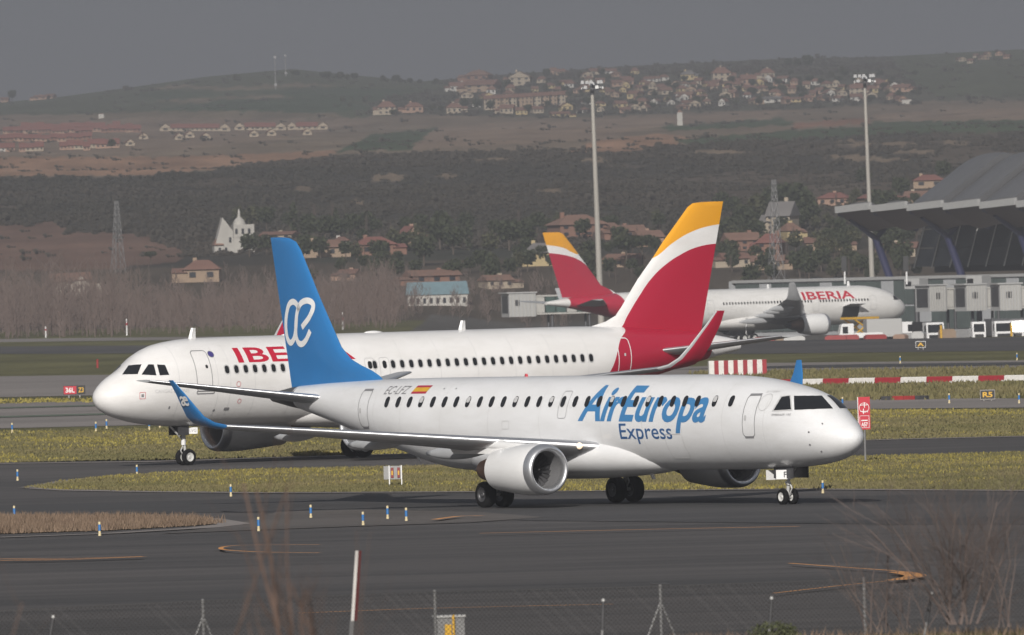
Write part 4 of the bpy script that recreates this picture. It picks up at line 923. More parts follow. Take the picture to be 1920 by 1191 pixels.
# ------------------------------------------------------------------ houses of the villages
WALLS = {'cream': (0.50, 0.42, 0.32), 'white': (0.66, 0.64, 0.59), 'salmon': (0.46, 0.30, 0.22), 'brick': (0.30, 0.165, 0.12), 'yellow': (0.58, 0.46, 0.25), 'tan': (0.42, 0.31, 0.22)}
ROOFS = {'terracotta': (0.185, 0.098, 0.074), 'brown': (0.20, 0.115, 0.085), 'redroof': (0.20, 0.083, 0.068), 'grey': (0.16, 0.15, 0.145)}
for k_, v_ in WALLS.items(): mat('wall_'+k_, tuple(0.70*c for c in v_), 0.9, var=0.08, scale=0.4)
for k_, v_ in ROOFS.items(): mat('roof_'+k_, v_, 0.9, var=0.18, scale=0.6)
m_win = mat('window_glass', (0.03, 0.033, 0.04), 0.2)
_V, _F = MB().box(-0.5, 0.5, -0.5, 0.5, -0.6, 1).V, MB().box(-0.5, 0.5, -0.5, 0.5, -0.6, 1).F
HM = {}
def hmesh(kind, key, m):
    if (kind, key) in HM: return HM[(kind, key)]
    if kind == 'wall': mb = MB().box(-0.5, 0.5, -0.5, 0.5, -0.6, 1)
    elif kind == 'gable': mb = MB().add([(-0.5, -0.5, 0), (0.5, -0.5, 0), (-0.5, 0.5, 0), (0.5, 0.5, 0), (0, -0.5, 1), (0, 0.5, 1)], [(0, 1, 4), (3, 2, 5), (0, 2, 3, 1)])
    elif kind == 'roof_side': mb = MB().add([(-0.55, -0.58, -0.06), (0.55, -0.58, -0.06), (0.55, 0.58, -0.06), (-0.55, 0.58, -0.06), (-0.55, 0, 1), (0.55, 0, 1)], [(0, 1, 5, 4), (2, 3, 4, 5), (0, 4, 3), (1, 2, 5), (0, 3, 2, 1)])
    elif kind == 'roof_front': mb = MB().add([(-0.58, -0.55, -0.08), (0.58, -0.55, -0.08), (0.58, 0.55, -0.08), (-0.58, 0.55, -0.08), (0, -0.55, 1.02), (0, 0.55, 1.02), (-0.5, -0.55, 0.02), (0.5, -0.55, 0.02)], [(0, 4, 5, 3), (1, 2, 5, 4), (2, 3, 5), (0, 3, 2, 1)])
    elif kind == 'roof_hip': mb = MB().add([(-0.56, -0.58, -0.06), (0.56, -0.58, -0.06), (0.56, 0.58, -0.06), (-0.56, 0.58, -0.06), (-0.2, 0, 1), (0.2, 0, 1)], [(0, 1, 5, 4), (2, 3, 4, 5), (0, 4, 3), (1, 2, 5), (0, 3, 2, 1)])
    elif kind == 'window': mb = MB().box(-0.5, 0.5, -0.5, 0.5, -0.5, 0.5)
    o = mb.build(kind, m); HM[(kind, key)] = o.data; bpy.data.objects.remove(o); return HM[(kind, key)]
hc = 0
def house(x, y, wpx, hpx, wall, roof, style, label, group, nwin=2, rot=None, rows=1, P=None, rfrac=0.42):
    P = T(x, y) if P is None else P
    k = P.y/F_PX; w, h = wpx*k, hpx*k; wh = h*(1-rfrac); d = max(6.0, min(w*0.8, 11))
    o = thing('house', P, rnd.uniform(-0.35, 0.35) if rot is None else rot, label, 'house', group)
    share('wall', hmesh('wall', wall, MATS['wall_'+wall]), o, scale=(w, d, wh))
    rk = {'side': 'roof_side', 'front': 'roof_front', 'hip': 'roof_hip'}[style]
    if style == 'front': share('gable', hmesh('gable', wall, MATS['wall_'+wall]), o, loc=(0, 0, wh), scale=(w, d, h*rfrac*0.98))
    share('roof', hmesh(rk, roof, MATS['roof_'+roof]), o, loc=(0, 0, wh), scale=(w, d, h*rfrac))
    for r_ in range(rows):
        for i in range(nwin):
            share('window', hmesh('window', 0, m_win), o, loc=(w*((i+0.5)/nwin-0.5), -d/2, wh*((r_+0.55)/rows)), scale=(w/nwin*0.36, 0.3, wh/rows*0.42))
    if wpx > 24:
        sx = rnd.choice((-1, 1)); aw, ah = w*rnd.uniform(0.3, 0.5), wh*rnd.uniform(0.55, 0.8)
        share('annex_wall', hmesh('wall', wall, MATS['wall_'+wall]), o, loc=(sx*(w*0.5+aw*0.3), -d*0.12, 0), scale=(aw, d*0.8, ah)); share('annex_roof', hmesh('roof_side', roof, MATS['roof_'+roof]), o, loc=(sx*(w*0.5+aw*0.3), -d*0.12, ah), scale=(aw, d*0.8, h*rfrac*0.5))
        share('chimney', hmesh('window', wall, MATS['wall_'+wall]), o, loc=(w*rnd.uniform(-0.3, 0.3), 0.1*d, h*0.98), scale=(0.7, 0.7, h*0.28))
    return o
q = random.Random(21)
HL = 'small {} house with {} roof in the {}'
# red roofed terraces on the left plateau
for row, (yb, xa, xb) in enumerate(((284, -6, 165), (281, 165, 215), (266, -4, 180), (252, 6, 250), (247, 40, 240))):
    x = xa
    while x < xb:
        if q.random() < 0.14: x += q.uniform(5, 14); continue
        w = q.uniform(11, 19); wall = q.choice(['cream', 'salmon', 'white', 'cream']) if row < 2 else q.choice(['salmon', 'brick'])
        house(x+w/2, yb+q.uniform(-1.6, 1.6)-0.02*x, w, q.uniform(15, 18) if row < 2 else q.uniform(12, 16), wall, 'redroof', 'side', 'red roofed terraced house in the estate at the far left' if row < 2 else 'red roofed house in the back rows of the far left estate', 'front terrace of the far left estate' if row < 2 else 'back rows of the far left estate', 2, 0.03, 1, rfrac=0.55); x += w
x = 302
for (xa, xb, yb) in ((300, 425, 246), (440, 525, 244), (538, 612, 243)):
    x = xa
    while x < xb:
        w = q.uniform(17, 21); end = x == xa or x+w >= xb
        house(x+w/2, yb, w, 14, 'cream', 'redroof', 'front' if end else 'side', 'gabled end house of the rows below the green hill' if end else 'red roofed row house below the green hill', 'gabled end houses below the green hill' if end else 'row houses below the green hill', 1 if end else 2, 0.02, 1, rfrac=0.55); x += w
for x, y in ((335, 262), (385, 261), (355, 258), (475, 256), (508, 254), (268, 261), (243, 273), (575, 253)): house(x, y, 17, 12, 'cream', 'redroof', 'front', 'pale gabled house standing in front of the red roofed rows', 'pale gabled houses before the rows', 1, 0.1, rfrac=0.5)
for x, y, w in ((10, 190, 14), (78, 187, 26), (95, 185, 16)): house(x, y, w, 9, 'salmon', 'terracotta', 'side', 'low house on the skyline at the far left', 'houses on the left skyline', 2)
# hilltop town
big = [(725, 215, 34, 25, 'cream', 'terracotta', 'hip', 'cream house with hipped roof standing apart at the left end of the hill town'), (776, 211, 34, 19, 'salmon', 'terracotta', 'hip', 'low salmon house right of the detached cream house'), (858, 171, 30, 17, 'white', 'terracotta', 'side', 'small white house at the left foot of the skyline gable house'),
       (905, 172, 56, 22, 'tan', 'terracotta', 'side', 'long tan house below the big skyline gable house'), (976, 160, 40, 26, 'cream', 'brown', 'front', 'big cream gable house on the town skyline'), (898, 152, 44, 20, 'brick', 'brown', 'hip', 'brown brick house at the left end of the town skyline'), (852, 213, 30, 20, 'cream', 'terracotta', 'hip', 'cream house left of the dark hedge in the lower town'),
       (952, 213, 26, 17, 'cream', 'terracotta', 'side', 'cream house right of the dark hedge in the lower town'), (978, 215, 22, 14, 'yellow', 'terracotta', 'side', 'small yellow house right of the dark hedge'), (1006, 212, 20, 13, 'cream', 'terracotta', 'side', 'small cream house near the fields below the terrace block'), (1050, 220, 34, 11, 'yellow', 'terracotta', 'side', 'low yellow sheds at the lower edge of the hill town'),
       (1292, 150, 26, 18, 'yellow', 'grey', 'hip', 'pale yellow house on the skyline right of the mast'), (1352, 152, 34, 26, 'cream', 'terracotta', 'hip', 'tall cream house on the skyline between the two masts'), (1402, 160, 28, 20, 'salmon', 'terracotta', 'side', 'orange tinted house below the skyline between the masts'), (1438, 148, 26, 20, 'cream', 'terracotta', 'hip', 'cream house under the tall skyline trees'),
       (1452, 192, 46, 11, 'white', 'grey', 'side', 'long low white shed at the lower right of the hill town'), (1692, 172, 32, 14, 'salmon', 'terracotta', 'side', 'paired pale house right of the second mast'), (1610, 178, 30, 22, 'cream', 'terracotta', 'hip', 'cream house just left of the second mast')]
for b_ in big: house(b_[0], b_[1], b_[2], b_[3], b_[4], b_[5], b_[6], b_[7], None, 3, rows=2 if b_[3] > 21 else 1)
for i in range(10):
    house(915+15.2*i, 206-0.9*i, 15.4, 27, 'tan' if i % 3 else 'cream', 'terracotta', 'side', 'three storey terrace house in the long block of the hill town', 'long terrace block of the hill town', 2, 0.06, 3, rfrac=0.25)
pts = []
def spot(x0, x1, y0, y1):
    for _ in range(200):
        x, y = q.uniform(x0, x1), q.uniform(y0, y1)
        if all(abs(x-a)/17+abs(y-b)/8 > 1 for a, b in pts+[(b_[0], b_[1]) for b_ in big]): pts.append((x, y)); return x, y
    return None
for (n_, x0, x1, y0, y1, lab, grp) in ((34, 1000, 1290, 139, 182, 'on the hill town crest left of the first mast', 'crest houses of the hill town'), (44, 1140, 1480, 152, 200, 'on the hill town slope between the masts', 'slope houses of the hill town'), (30, 1480, 1700, 158, 192, 'of the hill town around the second mast', 'right end houses of the hill town'), (12, 1060, 1300, 196, 212, 'at the lower edge of the hill town', 'lower edge houses of the hill town'), (8, 860, 1000, 160, 205, 'at the left end of the hill town', 'left end houses of the hill town'), (7, 1770, 1900, 103, 120, 'far off on the right skyline', 'houses on the right skyline')):
    for _ in range(n_):
        s_ = spot(x0, x1, y0, y1)
        if not s_: continue
        wall = q.choice(['cream', 'cream', 'white', 'salmon', 'tan', 'yellow']); f_ = 0.7 if 'skyline' in lab else 1
        house(s_[0], s_[1], q.uniform(12, 23)*f_, q.uniform(9, 15)*f_, wall, q.choice(['terracotta', 'terracotta', 'brown']), q.choice(['side', 'front', 'hip']), 'small house '+lab, grp, 2, None)
# village at the foot of the hill
vil = [(1082, 445, 92, 42, 'brick', 'brown', 'hip', 4, 2, 'large brick house beside the first mast'), (1175, 448, 60, 26, 'brick', 'brown', 'side', 3, 1, 'brown roofed house right of the first mast'), (1215, 462, 46, 30, 'salmon', 'brown', 'side', 2, 1, 'salmon house behind the big red tail'), (702, 478, 72, 34, 'brick', 'redroof', 'hip', 2, 1, 'red roofed house above the bare wood'), (768, 458, 30, 34, 'salmon', 'redroof', 'front', 1, 1, 'narrow red gable left of the dark tree clump'),
       (612, 482, 92, 32, 'tan', 'brown', 'hip', 4, 1, 'wide brown roofed house right of the blue tail fin'), (380, 528, 66, 40, 'tan', 'terracotta', 'hip', 2, 1, 'orange roofed house at the edge of the bare wood'), (525, 448, 60, 14, 'cream', 'terracotta', 'side', 3, 1, 'low cream house above the tip of the blue fin'), (1012, 498, 58, 42, 'yellow', 'grey', 'hip', 2, 1, 'yellow house with grey roof left of the distant tail'),
       (1468, 440, 46, 62, 'cream', 'grey', 'side', 3, 4, 'tall cream apartment block behind the right pylon'), (1482, 452, 30, 34, 'yellow', 'brown', 'hip', 2, 2, 'small yellow block before the cream apartment block'), (1566, 385, 56, 24, 'salmon', 'redroof', 'hip', 3, 1, 'red roofed house left of the second mast'), (1648, 386, 72, 26, 'tan', 'redroof', 'hip', 4, 1, 'long red roofed house right of the second mast'),
       (1742, 352, 58, 24, 'tan', 'redroof', 'hip', 2, 1, 'red hipped roof behind the terminal roof'), (1722, 384, 46, 26, 'cream', 'brown', 'side', 2, 1, 'brown roofed house touching the terminal roof'), (1390, 470, 60, 34, 'brick', 'brown', 'side', 3, 2, 'brown house right of the big red tail'), (1445, 478, 44, 40, 'brick', 'redroof', 'hip', 2, 2, 'red brick house left of the right pylon'), (1375, 500, 50, 26, 'cream', 'terracotta', 'side', 3, 1, 'cream house low behind the parked airliner'), (1440, 505, 60, 26, 'tan', 'brown', 'side', 3, 1, 'tan house low beside the right pylon'), (1545, 470, 70, 26, 'tan', 'terracotta', 'side', 4, 1, 'tan row of houses left of the terminal'), (1690, 480, 60, 26, 'cream', 'terracotta', 'side', 3, 1, 'cream houses seen under the terminal roof'),
       (810, 532, 90, 26, 'brick', 'brown', 'side', 3, 1, 'brown house above the blue roofed hall'), (655, 525, 34, 20, 'salmon', 'terracotta', 'side', 1, 1, 'small salmon house deep in the bare wood'), (1285, 470, 40, 24, 'white', 'brown', 'side', 2, 1, 'white house half hidden by the big tail'), (640, 462, 26, 18, 'white', 'terracotta', 'hip', 1, 1, 'little white house above the wide brown roof'), (930, 540, 50, 24, 'cream', 'brown', 'side', 3, 1, 'cream house left of the jet bridge'), (1170, 500, 60, 24, 'tan', 'brown', 'side', 3, 1, 'tan house between the two red tails')]
for x, y, w, h, wa, ro, st_, nw, rw, lab in vil: house(x, y, w, h, wa, ro, st_, lab, None, nw, None, rw)
# ruin and the blue roofed hall
P = T(142, 556); k = P.y/F_PX
o = thing('ruined_building', P, 0.1, 'ruined pale stone building at the left edge of the bare wood', 'ruin'); mb = MB()
for i, (h0, h1) in enumerate(((1.0, 2.6), (2.6, 2.0), (2.0, 3.4), (3.4, 1.6), (1.6, 2.2))): mb.add([(-4+1.7*i, 0, -1), (-2.3+1.7*i, 0, -1), (-2.3+1.7*i, 0, h1), (-4+1.7*i, 0, h0), (-4+1.7*i, 0.6, -1), (-2.3+1.7*i, 0.6, -1), (-2.3+1.7*i, 0.6, h1), (-4+1.7*i, 0.6, h0)], [(0, 1, 2, 3), (7, 6, 5, 4), (3, 2, 6, 7), (0, 3, 7, 4), (1, 5, 6, 2)])
mb.build('wall', mat('wall_stone', (0.42, 0.38, 0.33), 0.95, var=0.2, scale=0.7), o); mb = MB(); mb.add([(-4.4, -0.3, 2.6), (3, -0.3, 2.9), (3, 4, 4.2), (-4.4, 4, 4.0), (-4.4, 4.2, 3.8), (3, 4.2, 4.0), (3, -0.1, 2.7), (-4.4, -0.1, 2.4)], [(0, 1, 2, 3), (7, 6, 5, 4), (0, 7, 6, 1), (1, 6, 5, 2), (0, 3, 4, 7)]); mb.build('roof', MATS['roof_brown'], o)
mb = MB(); mb.box(-4, 3.8, 0.8, 5, -1, 2.2); mb.build('back_wall', MATS['wall_tan'], o)
P = T(820, 572); k = P.y/F_PX
o = thing('blue_roofed_hall', P, 0.04, 'long pale hall with blue grey roof behind the bare wood', 'hall'); w = 112*k
mb = MB().box(-w/2, w/2, -3, 3, -1.0, 1.9); mb.build('wall', MATS['wall_white'], o)
mb = MB().add([(-w/2-0.3, -3.3, 1.7), (w/2+0.3, -3.3, 1.7), (w/2+0.3, 3.3, 1.7), (-w/2-0.3, 3.3, 1.7), (-w/2, 0, 3.9), (w/2, 0, 3.9)], [(0, 1, 5, 4), (2, 3, 4, 5), (0, 4, 3), (1, 2, 5), (0, 3, 2, 1)]); mb.build('roof', mat('roof_blue', (0.16, 0.24, 0.27), 0.7, var=0.1, scale=1), o)
for i in range(9): share('window', hmesh('window', 0, m_win), o, loc=(-w/2+w*(i+0.5)/9, -3, 0.7), scale=(0.5, 0.2, 0.9))
# ---- white chapel on its knoll
P = T(432, 474); k = P.y/F_PX*1.0
o = thing('white_chapel', P, 0.1, 'white chapel with cupola and stepped gable on the wooded knoll', 'chapel')
mw_ = mat('chapel_plaster', (0.40, 0.385, 0.355), 0.9, var=0.12, scale=0.3); U_ = P.y/F_PX
mb = MB().box(5*U_, 44*U_, -2.5, 2.5, 28*U_, 52*U_); mb.build('nave', mw_, o)
mb = MB().box(-32*U_, 6*U_, -2.6, 2.6, -0.6, 14*U_); mb.build('lower_wall', mw_, o)
mb = MB().box(-6*U_, 46*U_, -2.4, 2.6, -0.6, 28.2*U_); mb.build('terrace_wall', mw_, o)
mb = MB().add([(-30*U_, -2.62, 14*U_), (4*U_, -2.62, 14*U_), (4*U_, -2.62, 40*U_), (-15*U_, -2.62, 66*U_), (-30*U_, 2, 14*U_), (4*U_, 2, 14*U_), (4*U_, 2, 40*U_), (-15*U_, 2, 66*U_)], [(0, 1, 2, 3), (7, 6, 5, 4), (0, 3, 7, 4), (2, 6, 7, 3), (1, 5, 6, 2)]); mb.build('stepped_gable', mw_, o)
V, Fc = lathe([(52*U_, 12*U_), (56*U_, 11.5*U_), (62*U_, 8*U_), (66*U_, 3.5*U_), (67*U_, 2.6*U_), (76*U_, 2.4*U_), (82*U_, 0.3*U_)], 16, 'z', (18*U_, 0, 0)); mesh_obj('cupola', V, Fc, mw_, o, smooth=True, angle=40)
mb = MB().add([(-33*U_, -3, 14.5*U_), (-14*U_, -3, 14.5*U_), (-14*U_, 3, 14.5*U_), (-33*U_, 3, 14.5*U_), (-20*U_, 0, 38*U_)], [(0, 1, 4), (1, 2, 4), (2, 3, 4), (3, 0, 4)]); mb.build('side_roof', MATS['roof_brown'], o)
for x_, z_ in ((10, 40), (22, 40), (34, 40), (-22, 5), (-10, 5), (-2, 24)): share('window', hmesh('window', 0, m_win), o, loc=(x_*U_, -2.62, z_*U_), scale=(4*U_, 0.4, 9*U_))
# ---- trees one can tell apart
for x, y, h, kd, lb in ((468, 482, 46, 'round', 'dark round tree right below the white chapel'), (500, 478, 40, 'round', 'dark tree between the chapel and the blue fin tip'), (475, 430, 50, 'round2', 'dark tree rising behind the chapel cupola'), (500, 432, 46, 'round', 'tree right behind the white chapel'), (448, 425, 40, 'round2', 'tree behind the chapel gable'), (552, 440, 62, 'column', 'slim dark cypress right of the blue fin tip'), (630, 440, 52, 'column', 'slim cypress above the wide brown roof'), (610, 452, 50, 'round', 'round tree above the wide brown roof'), (590, 435, 58, 'bare', 'tall bare poplar behind the fin tip'), (625, 430, 56, 'bare', 'bare poplar beside the cypress'),
                        (283, 497, 26, 'pine', 'lone dark tree at the edge of the brown field'), (795, 500, 60, 'round', 'big dark tree right of the red gable'), (825, 470, 66, 'round', 'tallest of the dark clump left of the distant tail'), (785, 478, 60, 'round2', 'olive tree in the dark clump above the hall'), (850, 478, 56, 'round', 'right hand tree of the dark clump above the hall'), (880, 470, 60, 'column', 'thin dark tree right of the clump'), (920, 480, 50, 'round2', 'olive tree left of the yellow house'), (955, 470, 60, 'round', 'dark tree behind the yellow house'), (985, 460, 50, 'round', 'dark tree above the yellow house roof'), (1115, 500, 50, 'pine', 'umbrella pine right of the distant tail'), (1100, 520, 44, 'round', 'dark tree at the foot of the first mast'), (1175, 505, 62, 'pine', 'wide umbrella pine between the red tails'), (1205, 500, 60, 'pine', 'umbrella pine against the big red tail'),
                        (1365, 455, 50, 'round', 'dark tree right of the yellow tail tip'), (1395, 440, 56, 'round', 'large dark tree left of the apartment block'), (1420, 420, 60, 'round2', 'tree tops behind the right pylon'), (1450, 405, 60, 'round', 'dark tree left of the apartment block roof'), (1490, 410, 70, 'round', 'tall dark tree right of the pylon'), (1515, 430, 60, 'round', 'dark tree right of the apartment block'), (1530, 470, 40, 'round2', 'olive tree above the tan house row'), (1570, 450, 44, 'round', 'tree below the red roofs left of the terminal'), (1600, 460, 40, 'round', 'tree under the terminal eave'), (1410, 540, 46, 'round', 'dark tree over the parked airliner'), (1500, 520, 52, 'round', 'dark tree right of the right pylon foot'), (1540, 510, 44, 'round', 'dark tree above the pier roof'), (1590, 500, 44, 'round2', 'tree left of the first blue column'), (1340, 470, 40, 'round2', 'tree beside the big tail'), (1690, 375, 44, 'round', 'dark tree behind the long red roof'), (1770, 340, 40, 'round', 'tree above the red hipped roof'), (1620, 350, 36, 'round', 'tree above the left red roof'), (1695, 500, 50, 'round', 'tree seen under the terminal roof'),
                        (508, 640, 22, 'round2', 'dark bush just left of the small red wing tip'), (1478, 128, 20, 'round', 'left of the tall trees on the right skyline'), (1495, 130, 20, 'round', 'middle of the tall trees on the right skyline'), (1515, 130, 28, 'round', 'tallest tree on the right skyline'), (23, 188, 22, 'round', 'dark tree on the far left skyline'), (950, 172, 24, 'round', 'dark tree below the big skyline gable house'), (1000, 150, 18, 'round2', 'tree right of the big skyline gable house'), (1025, 148, 20, 'round', 'dark skyline tree in the hill town'), (870, 205, 22, 'round', 'left end of the dark hedge in the lower town'), (895, 208, 24, 'round', 'middle of the dark hedge in the lower town'), (920, 210, 22, 'round', 'right end of the dark hedge in the lower town'), (990, 215, 20, 'round', 'tree in front of the lower town'), (268, 268, 26, 'bare', 'bare trees before the far left estate'), (210, 280, 20, 'round', 'dark tree by the far left terraces')):
    tree(kd, x, y, h, lb)
for (n_, x0, x1, y0, y1, lab, grp) in ((90, 1000, 1480, 142, 207, 'small dark garden tree among the houses of the hill town', 'garden trees of the hill town'), (40, 1480, 1720, 138, 194, 'small dark tree around the second mast in the hill town', 'trees at the right end of the hill town'), (26, 400, 820, 139, 162, 'small tree along the crest of the green hill', 'trees on the crest of the green hill'), (12, 640, 860, 185, 222, 'small tree on the slope left of the hill town', 'trees left of the hill town'), (140, 1340, 1720, 385, 530, 'dark tree among the village houses right of the big tail', 'trees of the right village'), (120, 540, 1240, 425, 540, 'dark tree among the village houses left of the distant tail', 'trees of the left village')):
    for _ in range(n_):
        x, y = q.uniform(x0, x1), q.uniform(y0, y1)
        if 'crest' in lab: y = 142+abs(x-560)*0.055+4 if x > 560 else 141+abs(x-560)*0.07+4
        tree(q.choice(['round', 'round2', 'round', 'bare'] if y > 250 else ['round', 'round2']), x, y, q.uniform(8, 17) if y < 250 else q.uniform(26, 46), lab, grp, wide=1.25 if y < 250 else 1.0)

# ------------------------------------------------------------------ terminal building
TH = R(57); tu = Vector((math.cos(TH), -math.sin(TH), 0)); tv = Vector((math.sin(TH), math.cos(TH), 0)); T0 = at(1570, 394, 2150); GZ = -3.6
term = thing('terminal_building', (T0.x, T0.y, GZ), -TH, 'airport terminal with wavy grey roof on blue branching columns at the right edge', 'terminal'); term.scale = (1.085, 1.085, 1.085)
EZ = (T0.z-GZ)/1.085
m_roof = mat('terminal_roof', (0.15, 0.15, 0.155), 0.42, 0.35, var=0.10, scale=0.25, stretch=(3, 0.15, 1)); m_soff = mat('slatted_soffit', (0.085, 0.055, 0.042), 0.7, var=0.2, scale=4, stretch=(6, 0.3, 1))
m_col = mat('blue_violet_steel', (0.022, 0.024, 0.07), 0.45, var=0.05, scale=1)
m_facade = mat('facade_glass', (0.045, 0.050, 0.052), 0.18, var=0.25, scale=0.4); m_pier = mat('pier_glass', (0.085, 0.105, 0.10), 0.25, var=0.15, scale=0.5); m_alu = mat('aluminium', (0.50, 0.50, 0.49), 0.45, 0.3)
prof = pchip([0, 3, 6, 8.0, 10.0, 12.5, 15, 17.5, 20, 22.5, 23.2, 36], [0, -1.7, -2.7, -2.3, -1.1, 0.4, 1.95, 3.5, 5.0, 6.5, 6.6, 3.0])
BW = 9.0
for i in range(9):
    rings = []
    for j in range(25):
        v = 36*j/24; z = EZ+prof(v); rg = []
        for t in np.linspace(0, 1, 7): rg.append((i*BW+0.15+t*(BW-0.3), v, z+0.9*math.sin(math.pi*t*0.75)+0.3*t))
        for t in np.linspace(1, 0, 7): rg.append((i*BW+0.15+t*(BW-0.3), v, z-0.55+0.35*math.sin(math.pi*t)+0.45*t))
        rings.append(rg)
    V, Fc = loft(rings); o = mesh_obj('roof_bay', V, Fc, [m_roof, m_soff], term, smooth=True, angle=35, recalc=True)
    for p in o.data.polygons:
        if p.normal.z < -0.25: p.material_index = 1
    mb = MB(); z = EZ; a0, a1 = i*BW+0.1, i*BW+BW-0.35
    mb.add([(a0, -0.5, z-0.45), (a1, -0.5, z-0.05), (a1, -0.5, z+0.95), (a0, -0.5, z+0.5), (a0, 0.05, z-0.45), (a1, 0.05, z-0.05), (a1, 0.05, z+0.95), (a0, 0.05, z+0.5)], [(0, 1, 2, 3), (7, 6, 5, 4), (3, 2, 6, 7), (0, 4, 5, 1), (0, 3, 7, 4), (1, 5, 6, 2)]); mb.build('eave_fascia', m_alu, o)
    mb = MB(); mb.bar((i*BW, 0.3, EZ-0.5), (i*BW, 7.5, EZ-3.0), 0.42, 0.5, 6); mb.build('roof_beam', m_col, term)
for i in range(4):
    u = 0.8+18*i; cz = 10.0-GZ
    mb = MB(); mb.bar((u, 11.4, 0), (u, 6.0, cz), 0.62, 0.55, 10); mb.bar((u, 6.0, cz), (u, 1.6, EZ-1.4), 0.42, 0.32, 8); mb.bar((u, 6.0, cz), (u, 7.6, EZ-2.9), 0.4, 0.32, 8); c_ = mb.build('branching_column', m_col, term, smooth=True, angle=40)
for r_ in range(3):
    for i in range(16):
        z0, z1 = 9.4+r_*2.7, 9.4+(r_+1)*2.7-0.12; v0, v1 = 13.2+r_*0.95, 13.2+(r_+1)*0.95; u0 = i*4.5; mb = MB()
        mb.add([(u0+0.06, v0, z0), (u0+4.44, v0, z0), (u0+4.44, v1, z1), (u0+0.06, v1, z1), (u0+0.06, v0+0.08, z0), (u0+4.44, v0+0.08, z0), (u0+4.44, v1+0.08, z1), (u0+0.06, v1+0.08, z1)], [(0, 1, 2, 3), (7, 6, 5, 4), (0, 3, 7, 4), (1, 5, 6, 2), (3, 2, 6, 7), (0, 4, 5, 1)])
        mb.build('facade_pane', m_facade, term)
for i in range(17):
    mb = MB(); mb.bar((i*4.5, 13.0, 9.2), (i*4.5, 16.0, 17.9), 0.11, 0.09, 5); mb.build('mullion', m_alu, term)
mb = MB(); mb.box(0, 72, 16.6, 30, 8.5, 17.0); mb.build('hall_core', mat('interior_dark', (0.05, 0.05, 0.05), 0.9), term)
mb = MB(); mb.box(-28, 76, 1.0, 13.5, 0, 7.7); mb.build('pier_body', m_grey, term); mb = MB(); mb.box(-28.5, 76.5, 0.6, 14, 7.7, 8.1); mb.build('pier_roof', m_alu, term)
mb = MB(); mb.box(-29.2, -28.52, 0.6, 14, 0, 8.0); mb.build('pier_end_wall', m_grey, term)
for r_, (z0, z1) in enumerate(((0.6, 3.9), (4.2, 7.5))):
    for i in range(33):
        u0 = -28+i*3.1; mb = MB(); mb.box(u0+0.12, u0+2.98, 0.82, 0.98, z0, z1); mb.build('wall_panel', m_pier if (i*7+r_) % 5 else m_grey, term)
# ---- jet bridges
def jet_bridge(x, y, Y, L, rz, label, cabw=3.6):
    P = at(x, y, Y); o = thing('jet_bridge', (P.x, P.y, GZ), rz, label, 'jet bridge'); f = 4.2
    mc = mat('bridge_panel', (0.44, 0.43, 0.40), 0.5, var=0.08, scale=0.8)
    mb = MB(); mb.box(0, L, -1.6, 1.6, f+0.25, f+0.5); mb.box(0, L, -1.7, 1.7, f+3.0, f+3.25); mb.box(0, L, 1.5, 1.6, f+0.5, f+3.0); mb.build('tunnel_frame', mc, o)
    n = max(3, int(L/1.6))
    for i in range(n): mb = MB(); mb.box(L*i/n+0.08, L*(i+1)/n-0.08, -1.58, -1.5, f+0.55, f+2.95); mb.build('tunnel_pane', mat('bridge_glass', (0.07, 0.11, 0.10), 0.2, var=0.2, scale=1) if i % 3 else mc, o)
    mb = MB(); mb.box(-cabw, 0.1, -2.0, 2.0, f, f+3.6); mb.box(-cabw-0.4, 0.3, -2.2, 2.2, f+3.6, f+3.8); c_ = mb.build('cab', m_alu, o)
    mb = MB(); mb.box(-cabw-0.06, -cabw+0.02, -1.5, 1.5, f+0.6, f+3.2); mb.box(-cabw+0.9, -cabw+1.7, -2.04, -1.96, f+1.7, f+2.6); mb.build('cab_opening', m_dmetal, c_)
    for i in range(7): mb = MB(); xr = -cabw+cabw*(i+0.5)/7; mb.box(xr-0.05, xr+0.05, -2.1, -2.01, f+0.1, f+3.5); mb.build('cab_rib', mc, c_)
    for s in (0.25, 0.75):
        mb = MB(); mb.bar((L*s, -1.0, 0.4), (L*s, -1.0, f+0.3), 0.22, 0.22, 8); mb.bar((L*s, 1.0, 0.4), (L*s, 1.0, f+0.3), 0.22, 0.22, 8); mb.box(L*s-0.5, L*s+0.5, -1.6, 1.6, 0.5, 0.9); mb.build('support_leg', m_dmetal, o)
        for sy in (-1.3, 1.3): V, Fc = lathe([(-0.2, 0.1), (-0.2, 0.5), (0.2, 0.5), (0.2, 0.1)], 14, 'y', (L*s, sy, 0.5)); mesh_obj('wheel', V, Fc, m_tyre, o)
    return o
jet_bridge(996, 560, 2130, 12, 0.3, 'jet bridge with green glazed tunnel left of the big tail', 4.2)
jet_bridge(1760, 560, 1930, 8, 0.5, 'pale jet bridge just right of the parked airliner nose', 2.6)
jet_bridge(1838, 560, 1915, 9, 0.4, 'middle jet bridge of the cluster under the terminal', 3.0)
jet_bridge(1905, 560, 1900, 10, 0.3, 'jet bridge cut by the right edge of the picture', 3.0)
for x, y, Y, w, h, lb in ((1718, 532, 2040, 2.6, 1.5, 'pale box cabin on the pier beside the airliner nose'), (1835, 533, 1925, 2.6, 2.4, 'small square cabin above the jet bridges')):
    P = at(x, y, Y); o = thing('service_cabin', P, -0.6, lb, 'cabin'); mb = MB().box(-w/2, w/2, -1.2, 1.2, -h/2, h/2); mb.build('cabin_body', m_alu, o); mb = MB().box(-w/2+0.2, -0.1, -1.26, -1.2, -h/2+0.4, h/2-0.4); mb.build('window', m_black, o); mb = MB().bar((0, 0, GZ-P.z), (0, 0, -h/2), 0.4, 0.4, 8); mb.build('support_post', m_dmetal, o)
